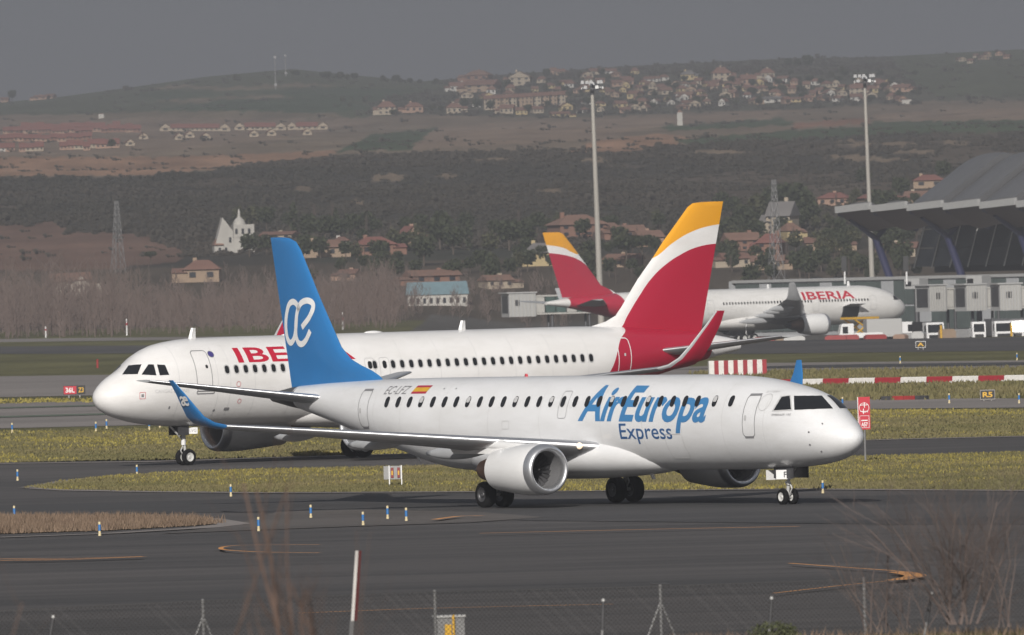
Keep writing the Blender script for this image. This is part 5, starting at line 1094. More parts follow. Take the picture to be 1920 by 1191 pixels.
# beacons standing on the pier roof
for x, lb in ((1584, 'left'), (1700, 'right')):
    P = at(x, 520, 1985); o = thing('equipment_post', P, 0, '%s hand black headed equipment post on the pier roof' % lb, 'post'); mb = MB().bar((0, 0, -1), (0, 0, 1.2), 0.14, 0.12, 8); mb.build('post', m_white, o); mb = MB().box(-0.45, 0.3, -0.3, 0.3, 0.9, 3.0); mb.build('head', m_black, o)
# ------------------------------------------------------------------ ground vehicles on the stand
def wheel(o, x, y, r, w=0.3):
    V, Fc = lathe([(-w/2, 0.05), (-w/2, r*0.85), (-w/2+0.05, r), (w/2-0.05, r), (w/2, r*0.85), (w/2, 0.05)], 16, 'y', (x, y, r)); t_ = mesh_obj('wheel', V, Fc, m_tyre, o); V, Fc = lathe([(-w/2-0.01, 0.02), (-w/2-0.01, r*0.5), (w/2+0.01, r*0.5), (w/2+0.01, 0.02)], 12, 'y', (x, y, r)); mesh_obj('hub', V, Fc, m_rim, t_)
def truck(x, Y, rz, label, body, h=3.2, L=7.0, w=2.5, mcab=None):
    X = ray(x, 600)[0]*Y; o = thing('truck', (X, Y, GZ), rz, label, 'truck'); mcab = mcab or m_white
    mb = MB(); k = 2.0  # cab at +x, bevelled nose
    pr = [(L/2-k, 0.55), (L/2, 0.55), (L/2, 1.45), (L/2-0.28, 2.75), (L/2-0.5, 2.9), (L/2-k, 2.9)]
    V = [(a, -w/2, b) for a, b in pr]+[(a, w/2, b) for a, b in pr]; n = len(pr); mb.add(V, [tuple(range(n))[::-1], tuple(range(n, 2*n))]+[(i, (i+1) % n, n+(i+1) % n, n+i) for i in range(n)]); c_ = mb.build('cab', mcab, o)
    mb = MB(); mb.add([(L/2+0.012, -w/2+0.15, 1.5), (L/2+0.012, w/2-0.15, 1.5), (L/2-0.23, w/2-0.2, 2.6), (L/2-0.23, -w/2+0.2, 2.6)], [(0, 1, 2, 3)]); mb.build('windscreen', m_glass, c_)
    mb = MB(); mb.box(L/2-1.2, L/2-0.45, -w/2-0.012, w/2+0.012, 1.55, 2.5); mb.build('side_window', m_glass, c_)
    mb = MB(); mb.box(L/2, L/2+0.05, -w/2+0.3, w/2-0.3, 0.75, 1.2); mb.build('grille', m_black, c_); 
    for s in (-1, 1): mb = MB(); mb.box(L/2+0.0, L/2+0.06, s*(w/2-0.22)-0.16, s*(w/2-0.22)+0.16, 0.6, 0.8); mb.build('headlight', m_white, c_)
    mb = MB(); mb.box(-L/2, L/2-k-0.05, -w/2, w/2, 0.9, h); mb.build('cargo_body', body, o); mb = MB(); mb.box(-L/2, L/2-0.3, -0.45, 0.45, 0.5, 0.9); mb.build('chassis', m_dmetal, o)
    for xx in (L/2-1.1, -L/2+1.3):
        for s in (-1, 1): wheel(o, xx, s*(w/2-0.18), 0.48)
    return o
truck(1872, 1880, R(-80), 'white truck facing the camera under the right jet bridges', m_dmetal)
truck(1740, 1890, R(-75), 'white truck facing the camera right of the airliner nose', m_black, 3.0)
truck(1905, 1885, R(-95), 'truck at the right picture edge beside the other white truck', m_dmetal, 3.1)
truck(1832, 1878, R(-85), 'small white van between the two trucks', m_white, 2.0, 4.2, 1.8)
truck(1668, 1925, R(10), 'catering truck with pale body under the airliner nose', m_alu, 3.4)
truck(1612, 1915, R(185), 'low loader with pale body under the forward fuselage', m_white, 1.6, 6.0)
def dolly(x, Y, rz, label, m, h=1.6, L=3.2):
    X = ray(x, 600)[0]*Y; o = thing('baggage_dolly', (X, Y, GZ), rz, label, 'dolly'); mb = MB(); mb.box(-L/2, L/2, -0.8, 0.8, 0.55, 0.7); mb.bar((L/2, 0, 0.6), (L/2+1.0, 0, 0.4), 0.05, 0.05, 6); mb.build('platform', m_dmetal, o)
    mb = MB(); a = L/2-0.15
    for sy in (-0.7, 0.7):
        V = [(-a, sy*1, 0.7), (a, sy, 0.7), (a, sy, 0.7+h*0.75), (a-0.35, sy, 0.7+h), (-a+0.35, sy, 0.7+h), (-a, sy, 0.7+h*0.75)]
        mb.V += V
    mb.F = [(0, 1, 2, 3, 4, 5)[::-1], (6, 7, 8, 9, 10, 11)]+[(i, (i+1) % 6, 6+(i+1) % 6, 6+i) for i in range(6)]; mb.build('container', m, o)
    for xx in (-L/2+0.5, L/2-0.5):
        for s in (-1, 1): wheel(o, xx, s*0.7, 0.28, 0.18)
m_redbox = mat('red_container', (0.30, 0.03, 0.03), 0.5, var=0.15, scale=1)
for x, Y, lb, m in ((1432, 1885, 'red container dolly below the airliner wing', m_redbox), (1462, 1890, 'brown loaded dolly right of the red container', MATS['wall_tan']), (1488, 1888, 'pale dolly left of the airliner engine', m_alu), (1566, 1880, 'red dolly right of the airliner engine', m_redbox), (1590, 1884, 'second red dolly right of the airliner engine', m_redbox), (1640, 1876, 'red dolly beside the forward cargo door', m_redbox)): dolly(x, Y, rnd.uniform(-0.2, 0.2), lb, m, 0.85)
for x, Y, lb, m, h_, L_ in ((1700, 1882, 'grey equipment cart below the airliner nose', m_galv, 0.9, 2.2), (1722, 1876, 'pale cart right of the airliner nose', m_alu, 1.1, 2.0), (1775, 1880, 'tan cart left of the small white van', MATS['wall_tan'], 1.3, 2.4), (1800, 1886, 'grey cart beside the small white van', m_galv, 1.2, 2.6), (1852, 1884, 'dark cart between van and right truck', m_dmetal, 1.0, 2.2), (1688, 1874, 'pinkish cart under the airliner nose', MATS['wall_salmon'], 0.8, 2.0)): dolly(x, Y, rnd.uniform(-0.5, 0.5), lb, m, h_, L_)
for x, Y, lb in ((1764, 1868, 'yellow bollard left of the small white van'), (1896, 1866, 'yellow bollard at the right edge trucks')):
    X = ray(x, 600)[0]*Y; o = thing('yellow_bollard', (X, Y, GZ), 0, lb, 'bollard'); mb = MB().bar((0, 0, 0), (0, 0, 2.6), 0.16, 0.16, 10); mb.build('post', m_yellow, o); mb = MB().bar((0, 0, 2.6), (0, 0, 2.8), 0.18, 0.12, 10); mb.build('cap', m_dmetal, o)
# cargo loader with yellow scissor platform
X = ray(1612, 600)[0]*1975; o = thing('cargo_loader', (X, 1975, GZ), 0.6, 'yellow scissor cargo loader under the open cargo door', 'loader')
mb = MB(); mb.box(-2.5, 2.5, -1.4, 1.4, 0.5, 1.0); mb.build('chassis', m_white, o); mb = MB(); mb.box(-2.4, 2.4, -1.4, 1.4, 3.2, 3.5); mb.build('platform', m_yellow, o)
for sy in (-1.2, 1.2): mb = MB(); mb.bar((-1.8, sy, 1.0), (1.8, sy, 3.2), 0.12, 0.12, 6); mb.bar((1.8, sy, 1.0), (-1.8, sy, 3.2), 0.12, 0.12, 6); mb.build('scissor_arm', m_yellow, o)
for xx in (-1.8, 1.8):
    for s in (-1, 1): wheel(o, xx, s*1.2, 0.45)
# ------------------------------------------------------------------ floodlight masts
def mast(x0, y0, x1, y1, Y, r, label):
    A = at(x1, y1, Y); B = at(x0, y0, Y); g = float(zt(A.x, Y)); d = B-A; A = A-d*((A.z-g)/d.z)
    o = thing('floodlight_mast', (A.x, Y, g), 0, label, 'light mast'); H = B.z-g; dx = B.x-A.x
    mb = MB(); mb.bar((0, 0, -0.5), (dx*0.5, 0, H*0.5), r*1.25, r*0.95, 14); mb.bar((dx*0.5, 0, H*0.5), (dx, 0, H), r*0.95, r*0.62, 14); mb.build('pole', mat('weathered_mast_paint', (0.38, 0.36, 0.32), 0.6, var=0.12, scale=0.6, stretch=(1, 1, 0.1)), o, smooth=True, angle=50)
    mb = MB(); 
    V, Fc = lathe([(-0.1, 1.5), (0.1, 1.5), (0.1, 1.35), (-0.1, 1.35), (-0.1, 1.5)], 18, 'z', (dx, 0, H-0.4)); mb.add(V, Fc)
    for i in range(4): t_ = math.pi/2*i+0.4; mb.bar((dx, 0, H-0.4), (dx+1.5*math.cos(t_), 1.5*math.sin(t_), H-0.4), 0.07, 0.07, 5)
    mb.bar((dx, 0, H-1.4), (dx, 0, H+0.4), r*0.7, r*0.75, 10); mb.build('lamp_ring', m_dmetal, o)
    for i in range(10):
        t_ = 2*math.pi*i/10+0.2; zz = H-0.1+(0.85 if i % 2 else 0.0); mb = MB(); cx_, cy_ = dx+1.6*math.cos(t_), 1.6*math.sin(t_)
        mb.add([(cx_-0.3, cy_-0.3, zz-0.32), (cx_+0.3, cy_-0.3, zz-0.32), (cx_+0.3, cy_+0.3, zz-0.25), (cx_-0.3, cy_+0.3, zz-0.25), (cx_-0.22, cy_-0.1, zz+0.2), (cx_+0.22, cy_-0.1, zz+0.2), (cx_+0.22, cy_+0.25, zz+0.2), (cx_-0.22, cy_+0.25, zz+0.2)], [(0, 3, 2, 1), (4, 5, 6, 7), (0, 1, 5, 4), (1, 2, 6, 5), (2, 3, 7, 6), (3, 0, 4, 7)])
        mb.bar((cx_, cy_, H-0.5), (cx_, cy_, zz), 0.05, 0.05, 5); mb.build('floodlight', m_galv if i % 4 else m_alu, o)
    V, Fc = lathe([(0.2, 0.5), (0.45, 0.45), (0.7, 0.25), (0.78, 0.02)], 14, 'z', (dx, 0, H)); mesh_obj('head_cap', V, Fc, m_white, o, smooth=True)
mast(1110, 162, 1124, 520, 2260, 0.45, 'tall floodlight mast between the two red tails'); mast(1621, 150, 1634, 490, 2330, 0.38, 'tall floodlight mast behind the terminal')
# ------------------------------------------------------------------ lattice pylons and hill top antennas
def pylon_tower(x, ybase, ytop, label, bw=18, Y=None):
    P = T(x, ybase) if Y is None else at(x, ybase, Y); k = P.y/F_PX; H = (ybase-ytop)*k; b = bw*k/2
    o = thing('lattice_pylon', P, 0.5, label, 'pylon'); rr = 0.055
    lv = [0, 0.16, 0.31, 0.45, 0.57, 0.68, 0.78, 0.87, 0.94, 1.0]; wd = [b*(1-0.86*t_**0.8)+0.12 for t_ in lv]
    cs = ((-1, -1), (1, -1), (1, 1), (-1, 1))
    for cx_, cy_ in cs:
        mb = MB()
        for i in range(len(lv)-1): mb.bar((cx_*wd[i], cy_*wd[i], H*lv[i]), (cx_*wd[i+1], cy_*wd[i+1], H*lv[i+1]), rr, rr, 4)
        mb.build('corner_leg', m_galv, o)
    mb = MB()
    for i in range(len(lv)-1):
        for j in range(4):
            a, c_ = cs[j], cs[(j+1) % 4]; mb.bar((a[0]*wd[i], a[1]*wd[i], H*lv[i]), (c_[0]*wd[i+1], c_[1]*wd[i+1], H*lv[i+1]), rr*0.6, rr*0.6, 3); mb.bar((c_[0]*wd[i], c_[1]*wd[i], H*lv[i]), (a[0]*wd[i+1], a[1]*wd[i+1], H*lv[i+1]), rr*0.6, rr*0.6, 3)
            mb.bar((a[0]*wd[i+1], a[1]*wd[i+1], H*lv[i+1]), (c_[0]*wd[i+1], c_[1]*wd[i+1], H*lv[i+1]), rr*0.6, rr*0.6, 3)
    br = mb.build('lattice_bracing', m_galv, o); br['kind'] = 'stuff'
    return o
pylon_tower(222, 512, 377, 'steel lattice pylon standing left over the brown field', 20); pylon_tower(1456, 528, 338, 'steel lattice pylon behind the parked airliner', 22)
for x, yb, yt, lb in ((517, 168, 105, 'thin antenna mast on the slope of the green hill'), (536, 136, 96, 'antenna mast on the crest of the green hill')):
    P = T(x, yb) if yb > 150 else T(x, yb+7); k = P.y/F_PX; H = (yb-yt)*k; o = thing('antenna_mast', P, 0, lb, 'antenna'); mb = MB().bar((0, 0, -1), (0, 0, H), 0.3, 0.18, 6); mb.build('mast', m_galv, o); mb = MB().box(-0.5, 0.5, -0.5, 0.5, H*0.92, H); mb.build('antenna_head', m_galv, o); mb = MB().box(-0.6, 0.6, -0.5, 0.5, H*0.1, H*0.18); mb.build('equipment_box', m_galv, o)
for x, yb, yt in ((190, 222, 212), (1275, 235, 205), (1700, 195, 185)):
    P = T(x, yb); k = P.y/F_PX; H = (yb-yt)*k; o = thing('small_water_tank' if x < 1000 else 'white_field_hut', P, 0, {190: 'small pale tank below the green hill', 1275: 'slim white hut in the field below the hill town', 1700: 'white hut in the right hand field'}[x], 'hut'); w = 5*k if x < 1500 else 9*k; mb = MB().box(-w, w, -w, w, -0.5, H*0.8); mb.build('wall', MATS['wall_white'], o); mb = MB().add([(-w*1.1, -w*1.1, H*0.8), (w*1.1, -w*1.1, H*0.8), (w*1.1, w*1.1, H*0.8), (-w*1.1, w*1.1, H*0.8), (0, 0, H)], [(0, 1, 4), (1, 2, 4), (2, 3, 4), (3, 0, 4), (0, 3, 2, 1)]); mb.build('roof', MATS['roof_brown'], o)

# ------------------------------------------------------------------ airfield furniture
m_mk = mat('marker_blue', (0.03, 0.16, 0.42), 0.5); m_cream = mat('marker_cream', (0.66, 0.56, 0.34), 0.5)
def marker(x, y, label, group, s=1.0):
    P = G(x, y); o = thing('edge_marker', (P.x, P.y, 0.02), 0, label, 'edge marker', group)
    for nm, z0, z1, r, m in (('base', 0, 0.10, 0.055, m_cream), ('lower_band', 0.10, 0.19, 0.045, m_cream), ('sleeve', 0.19, 0.42, 0.052, m_mk), ('cap', 0.42, 0.52, 0.045, m_cream)):
        V, Fc = lathe([(z0, 0.0), (z0, r), (z1-0.01, r), (z1, r*0.6), (z1, 0.0)], 10, 'z'); q_ = mesh_obj(nm, [(a*s, b*s, c*s) for a, b, c in V], Fc, m, o)
for x, y, lb in ((33, 902, 'blue edge marker on the asphalt left of the island tip'), (257, 893, 'blue edge marker by the upper edge of the long island'), (433, 932, 'blue edge marker below the long grass island'), (27, 974, 'blue edge marker behind the weedy verge at far left'), (187, 1006, 'blue edge marker in front of the weedy verge'), (485, 997, 'blue edge marker right of the weedy verge tip'), (583, 973, 'blue edge marker between verge and near engine, the leftmost of four'), (681, 987, 'lowest blue edge marker of the four left of the near wheels'), (727, 975, 'blue edge marker second from the near wheels'), (762, 979, 'blue edge marker closest to the near wheels'), (1543, 926, 'blue edge marker right of the nose wheels')): marker(x, y, lb, 'near blue edge markers', 0.95)
for x, y, lb in ((23, 813, 'leftmost far edge marker behind the taxiway'), (180, 811, 'far edge marker under the left nose, first of a pair'), (200, 806, 'far edge marker under the left nose, second of a pair'), (280, 807, 'far marker left of the left nose wheel, first of three'), (300, 803, 'far marker left of the left nose wheel, second of three'), (322, 806, 'far marker left of the left nose wheel, third of three'), (1580, 764, 'far edge marker just above the right nose'), (1780, 757, 'far edge marker left of the black and yellow sign'), (1911, 757, 'far edge marker at the right picture edge'), (1688, 682, 'tiny edge marker beside the far dark strip'), (1907, 676, 'tiny edge marker at far right beyond the barrier')): marker(x, y, lb, 'far edge markers', 1.15)
def sign_box(name, x0, x1, yt, yb, ybase, label, cells, frame=None, legs=2):
    P = G((x0+x1)/2, ybase); k = P.y/F_PX; w = (x1-x0)*k; h = (yb-yt)*k; zb = (ybase-yb)*k
    o = thing(name, (P.x, P.y, 0), 0.0, label, 'sign'); mb = MB().box(-w/2, w/2, 0, 0.25, zb, zb+h); c_ = mb.build('sign_case', m_black if frame is None else frame, o)
    a = -w/2
    for frac, m, txt, tm in cells:
        ww = w*frac; mb = MB().box(a+0.03, a+ww-0.03, -0.015, -0.002, zb+0.04, zb+h-0.04); f_ = mb.build('sign_face', m, c_)
        if txt: flat_text('sign_lettering', txt, ww*0.66, h*0.5, tm, f_, (a+ww*0.17, -0.022, zb+h*0.25), (1, 0, 0), (0, 0, 1), bold=0.03)
        a += ww
    for i in range(legs):
        xx = -w/2+w*(i+0.5)/legs*1.0; mb = MB().box(xx-0.04, xx+0.04, 0.06, 0.16, 0, zb); mb.build('leg', m_galv, o)
    return o
sign_box('runway_sign', 119, 160, 723, 740, 746, 'red and black runway sign at the left of the far taxiway', [(0.62, m_signred, '36L', m_white), (0.38, m_black, 'Z3', m_yellow)])
sign_box('taxiway_sign', 1838, 1866, 731, 749, 752, 'black taxiway sign with yellow letters below the striped barrier', [(1.0, m_black, 'R5', m_yellow)], m_conc)
sign_box('taxiway_sign', 1717, 1736, 640, 652, 656, 'small black and yellow sign before the parked airliner nose', [(1.0, m_black, 'A', m_yellow)], m_white)
# tall red sign right of the nose
P = G(1623, 868); k = P.y/F_PX; o = thing('red_stop_sign', (P.x, P.y, 0.06), 0, 'tall red sign with aeroplane symbols on a grey pole right of the nose', 'sign')
mb = MB().bar((0, 0.06, 0), (0, 0.06, 62*k), 0.045, 0.045, 8); mb.build('pole', m_galv, o)
zb, zt_ = 60*k, 121*k; w = 22*k; mb = MB().box(-w/2, w/2, -0.02, 0.03, zb, zt_); pl = mb.build('sign_plate', m_signred, o); mb = MB().box(-w/2-0.03, -w/2, -0.025, 0.035, zb, zt_); mb.build('plate_edge', m_white, pl)
def ringflat(r, t_, cx_, cz_, n=24, y=-0.026): return [(cx_+(r+s*t_/2)*math.cos(2*math.pi*i/n), y, cz_+(r+s*t_/2)*math.sin(2*math.pi*i/n)) for i in range(n) for s in (-1, 1)], [(2*i, 2*i+1, (2*i+3) % (2*n), (2*i+2) % (2*n)) for i in range(n)]
for cz_, d in ((zt_-15*k, 1), (zt_-27*k, -1)):
    mb = MB().box(-7*k, 7*k, -0.03, -0.022, cz_-0.6*k, cz_+0.6*k); mb.box((d*1-1.2)*k, (d*1+0.2)*k, -0.031, -0.023, cz_-5*k, cz_+5*k); mb.box(-6.5*k*d-0.5*k, -6.5*k*d+0.5*k, -0.032, -0.024, cz_-2*k, cz_+2*k); mb.build('aeroplane_symbol', m_white, pl)
V, Fc = ringflat(9*k, 0.8*k, 0, zt_-20*k); mesh_obj('symbol_ring', V, Fc, m_white, pl)
mb = MB(); a_, b_, c_, d_ = -9*k, 9*k, zb+3*k, zb+26*k
for q_ in ((a_, b_, c_, c_+0.7*k), (a_, b_, d_-0.7*k, d_), (a_, a_+0.7*k, c_+0.7*k, d_-0.7*k), (b_-0.7*k, b_, c_+0.7*k, d_-0.7*k)): mb.box(q_[0], q_[1], -0.03, -0.022, q_[2], q_[3])
mb.build('plate_border', m_white, pl); flat_text('sign_lettering', 'A57', 12*k, 7*k, m_white, pl, (-6*k, -0.03, zb+6*k), (1, 0, 0), (0, 0, 1), bold=0.03); mb = MB().box(-6*k, 6*k, -0.03, -0.022, zb+16*k, zb+18*k); mb.build('sign_bar', m_white, pl)
m_bred_ = mat('dull_red', (0.22, 0.03, 0.03), 0.6)
# sign seen from behind, on the island
P = G(742, 913); k = P.y/F_PX; o = thing('sign_frame', (P.x, P.y, 0.05), 0, 'small sign frame on two white posts in the island grass', 'sign')
for x_ in (-11.5, 11.5): mb = MB().box((x_-1)*k, (x_+1)*k, -0.03, 0.03, 0, 38*k); mb.build('post', m_white, o)
mb = MB().box(-22*k, 11*k, 0.03, 0.06, 12*k, 37*k); mb.build('back_panel', m_galv, o)
for x_ in (-6, 6): mb = MB().box((x_-2.5)*k, (x_+2.5)*k, -0.02, 0.02, 15*k, 34*k); mb.build('lamp_strip', m_bred_, o); mb = MB().box((x_-1.4)*k, (x_+1.4)*k, -0.03, -0.021, 20*k, 28*k); mb.build('lamp', m_yellow, o)
# low red and white barrier: planks on feet
m_bred = mat('barrier_red', (0.30, 0.018, 0.028), 0.6, var=0.15, scale=2); m_bwh = mat('barrier_white', (0.68, 0.66, 0.63), 0.6, var=0.12, scale=2)
xs_ = [1448+48.6*i for i in range(12)]
for i, x in enumerate(xs_):
    A = G(x, 725.5-0.018*(x-1500)); B = G(x+48.6, 725.5-0.018*(x+48.6-1500)); k = A.y/F_PX
    d = B-A; o = thing('barrier_plank', (A.x, A.y, 0.02), math.atan2(d.y, d.x), ('dark red' if i % 2 == 0 else 'white')+' barrier plank, %s from the left in the long striped barrier' % ['first', 'second', 'third', 'fourth', 'fifth', 'sixth', 'seventh', 'eighth', 'ninth', 'tenth', 'eleventh', 'twelfth'][i], 'barrier', 'planks of the long striped barrier')
    L = d.length; mb = MB(); pr = [(-0.16, 0.14), (0.16, 0.14), (0.13, 0.46), (0.08, 0.52), (-0.08, 0.52), (-0.13, 0.46)]
    mb.V = [(0.01, a, b) for a, b in pr]+[(L-0.01, a, b) for a, b in pr]; mb.F = [tuple(range(6)), tuple(range(6, 12))[::-1]]+[(j, 6+j, 6+(j+1) % 6, (j+1) % 6) for j in range(6)]; mb.build('plank', m_bred if i % 2 == 0 else m_bwh, o)
    mb = MB().box(L-0.22, L-0.02, -0.2, 0.2, 0, 0.2); mb.build('foot', m_bwh, o)
# striped block behind the red tail
P0 = G(1330, 708); P1 = G(1438, 705); k = P0.y/F_PX; d = P1-P0; o = thing('striped_block', (P0.x, P0.y, 0), math.atan2(d.y, d.x), 'red and white striped blast screen behind the red tail', 'screen'); L = d.length
mb = MB().box(0, L, 0.06, 0.7, 0, 31*k); mb.build('screen_body', m_bwh, o)
for i in range(6): w_ = L/6; mb = MB().box(i*w_+w_*0.55, (i+1)*w_, 0, 0.058, 0.02, 31*k); mb.build('red_stripe', m_bred, o); mb = MB().box(i*w_, i*w_+w_*0.54, 0, 0.058, 0.02, 30.5*k); mb.build('white_stripe', m_bwh, o)
P = G(1350, 706); o = thing('equipment_cabinet', (P.x, P.y-0.6, 0), 0, 'small grey equipment cabinet before the striped screen', 'cabinet'); mb = MB().box(-0.35, 0.35, -0.2, 0.2, 0.35, 1.0); mb.build('cabinet_body', m_galv, o); mb = MB().box(-0.25, 0.05, -0.23, -0.2, 0.5, 0.9); mb.build('door', m_dmetal, o); mb = MB().bar((0, 0, 0), (0, 0, 0.35), 0.06, 0.06, 6); mb.build('post', m_galv, o)
P = G(183, 690); o = thing('red_marker_post', (P.x, P.y, 0), 0, 'lone red marker post on the far left grass', 'post'); mb = MB().bar((0, 0, 0), (0, 0, 0.75), 0.11, 0.11, 10); mb.build('post', m_redbox, o); mb = MB().bar((0, 0, 0.75), (0, 0, 0.85), 0.11, 0.03, 10); mb.build('cap', m_redbox, o)
P0 = G(1655, 751); P1 = G(1740, 749.5); d = P1-P0; o = thing('low_red_barrier', (P0.x, P0.y, 0.02), math.atan2(d.y, d.x), 'low red and grey barrier right of the tall red sign', 'barrier'); L = d.length
for i in range(4): mb = MB().box(L*i/4, L*(i+1)/4-0.04, -0.15, 0.15, 0, 0.24); mb.build('barrier_segment', m_redbox if i in (1, 2) else m_dmetal, o)
P = G(236, 660); 
for x, yb, h, lb in ((238, 628, 30, 'thin white post before the bare wood on the left'), (86, 632, 20, 'short pale post at the left foot of the wood'), (643, 625, 40, 'pale post at the wood right of the blue fin')):
    P = at(x, yb, 1990); kk = 1990/F_PX; o = thing('pale_post', (P.x, P.y, 0), 0, lb, 'post'); mb = MB().bar((0, 0, 0), (0, 0, P.z+h*kk), 0.12, 0.08, 8); mb.build('post', m_white, o); mb = MB().bar((0, 0, P.z+h*kk*0.6), (0, 0, P.z+h*kk*0.75), 0.13, 0.13, 8); mb.build('collar', m_bred, o)

# ------------------------------------------------------------------ grass, weeds and flowers (masses)
def tufts(name, poly, n, hmin, hmax, m, label, seed, z0=0.05, wide=0.05, blades=4, keep=None, world=None):
    q = np.random.RandomState(seed); P = [G(*p) for p in poly] if world is None else world; pl = [(p[0], p[1]) for p in P]
    xs = [p[0] for p in pl]; ys = [p[1] for p in pl]; N = n*8
    Y = q.uniform(min(ys), max(ys), N); X = q.uniform(-1, 1, N)*np.minimum(0.045*Y, max(max(xs), -min(xs)))
    ok = inpoly(X, Y, pl) & (X > min(xs)) & (X < max(xs))
    if keep is not None: ok &= keep(X, Y, q.uniform(0, 1, N))
    X = X[ok][:n]; Y = Y[ok][:n]; c = len(X); g = np.full(c, z0) if z0 is not None else zt(X, Y)
    X = np.repeat(X, blades)+q.uniform(-0.5, 0.5, c*blades); Y = np.repeat(Y, blades)+q.normal(0, 0.6, c*blades); g = np.repeat(g, blades); N = c*blades
    t = q.uniform(0, 6.28, N); h = q.uniform(hmin, hmax, N); w = wide*q.uniform(0.6, 1.3, N)
    A = np.stack([X-np.cos(t)*w, Y-np.sin(t)*w, g], -1); B = np.stack([X+np.cos(t)*w, Y+np.sin(t)*w, g], -1); D = np.stack([X+q.uniform(-0.5, 0.5, N)*h, Y+q.uniform(-0.5, 0.5, N)*h, g+h], -1)
    V = np.stack([A, B, D], 1).reshape(-1, 3); o = mesh_obj(name, V.tolist(), np.arange(N*3).reshape(-1, 3).tolist(), m); tag(o, label, 'grass', kind='stuff'); return o
m_blade = mat('grass_blades', (0.125, 0.120, 0.050), 0.9, scale=0.08, col2=(0.20, 0.168, 0.085), spec=0.1); m_dry = mat('dry_stems', (0.15, 0.105, 0.075), 0.9, scale=0.4, col2=(0.24, 0.175, 0.125), spec=0.1); m_flow = mat('yellow_flowers', (0.27, 0.225, 0.05), 0.8, var=0.25, scale=0.5)
tufts('island_grass_blades', isl2, 30000, 0.04, 0.13, m_blade, 'long green grass on the island between the airliners', 31)
tufts('verge_weeds', isl1, 3600, 0.08, 0.34, m_dry, 'dry brown weeds on the left verge', 32, wide=0.025, blades=6)
field = [(-200, 815), (400, 800), (1000, 788), (1500, 772), (1920, 768), (2100, 764), (2100, 812), (1920, 818), (1500, 829), (1000, 845), (400, 861), (-200, 872)]
tufts('field_grass_blades', field, 22000, 0.05, 0.14, m_blade, 'grass of the field behind the second taxiway', 33, 0.0, 0.07)
patchy = lambda X, Y, q: wav(X, Y*0.6, 34, 7)+0.8*wav(X, Y, 11, 2) > 0.45+0.9*(q-0.5)
tufts('island_flowers', isl2, 3800, 0.06, 0.15, m_flow, 'yellow flowers on the island between the airliners', 34, wide=0.06, blades=3, keep=patchy)
tufts('field_flowers', field, 4500, 0.07, 0.17, m_flow, 'yellow flowers in the field behind the second taxiway', 35, 0.0, 0.09, 3, patchy)
fld2 = [(-200, 752), (500, 745), (1000, 742), (1000, 748), (500, 751), (-200, 760)]; tufts('strip_flowers', fld2, 800, 0.1, 0.24, m_flow, 'yellow flowers on the narrow strip by the runway sign', 36, 0.0, 0.1, 3, lambda X, Y, q: q < 0.7)
fld3 = [(1300, 700), (2000, 690), (2000, 745), (1300, 757)]; tufts('barrier_grass', fld3, 6000, 0.15, 0.4, m_blade, 'grass around the striped barrier', 37, 0.0, 0.12, 3)

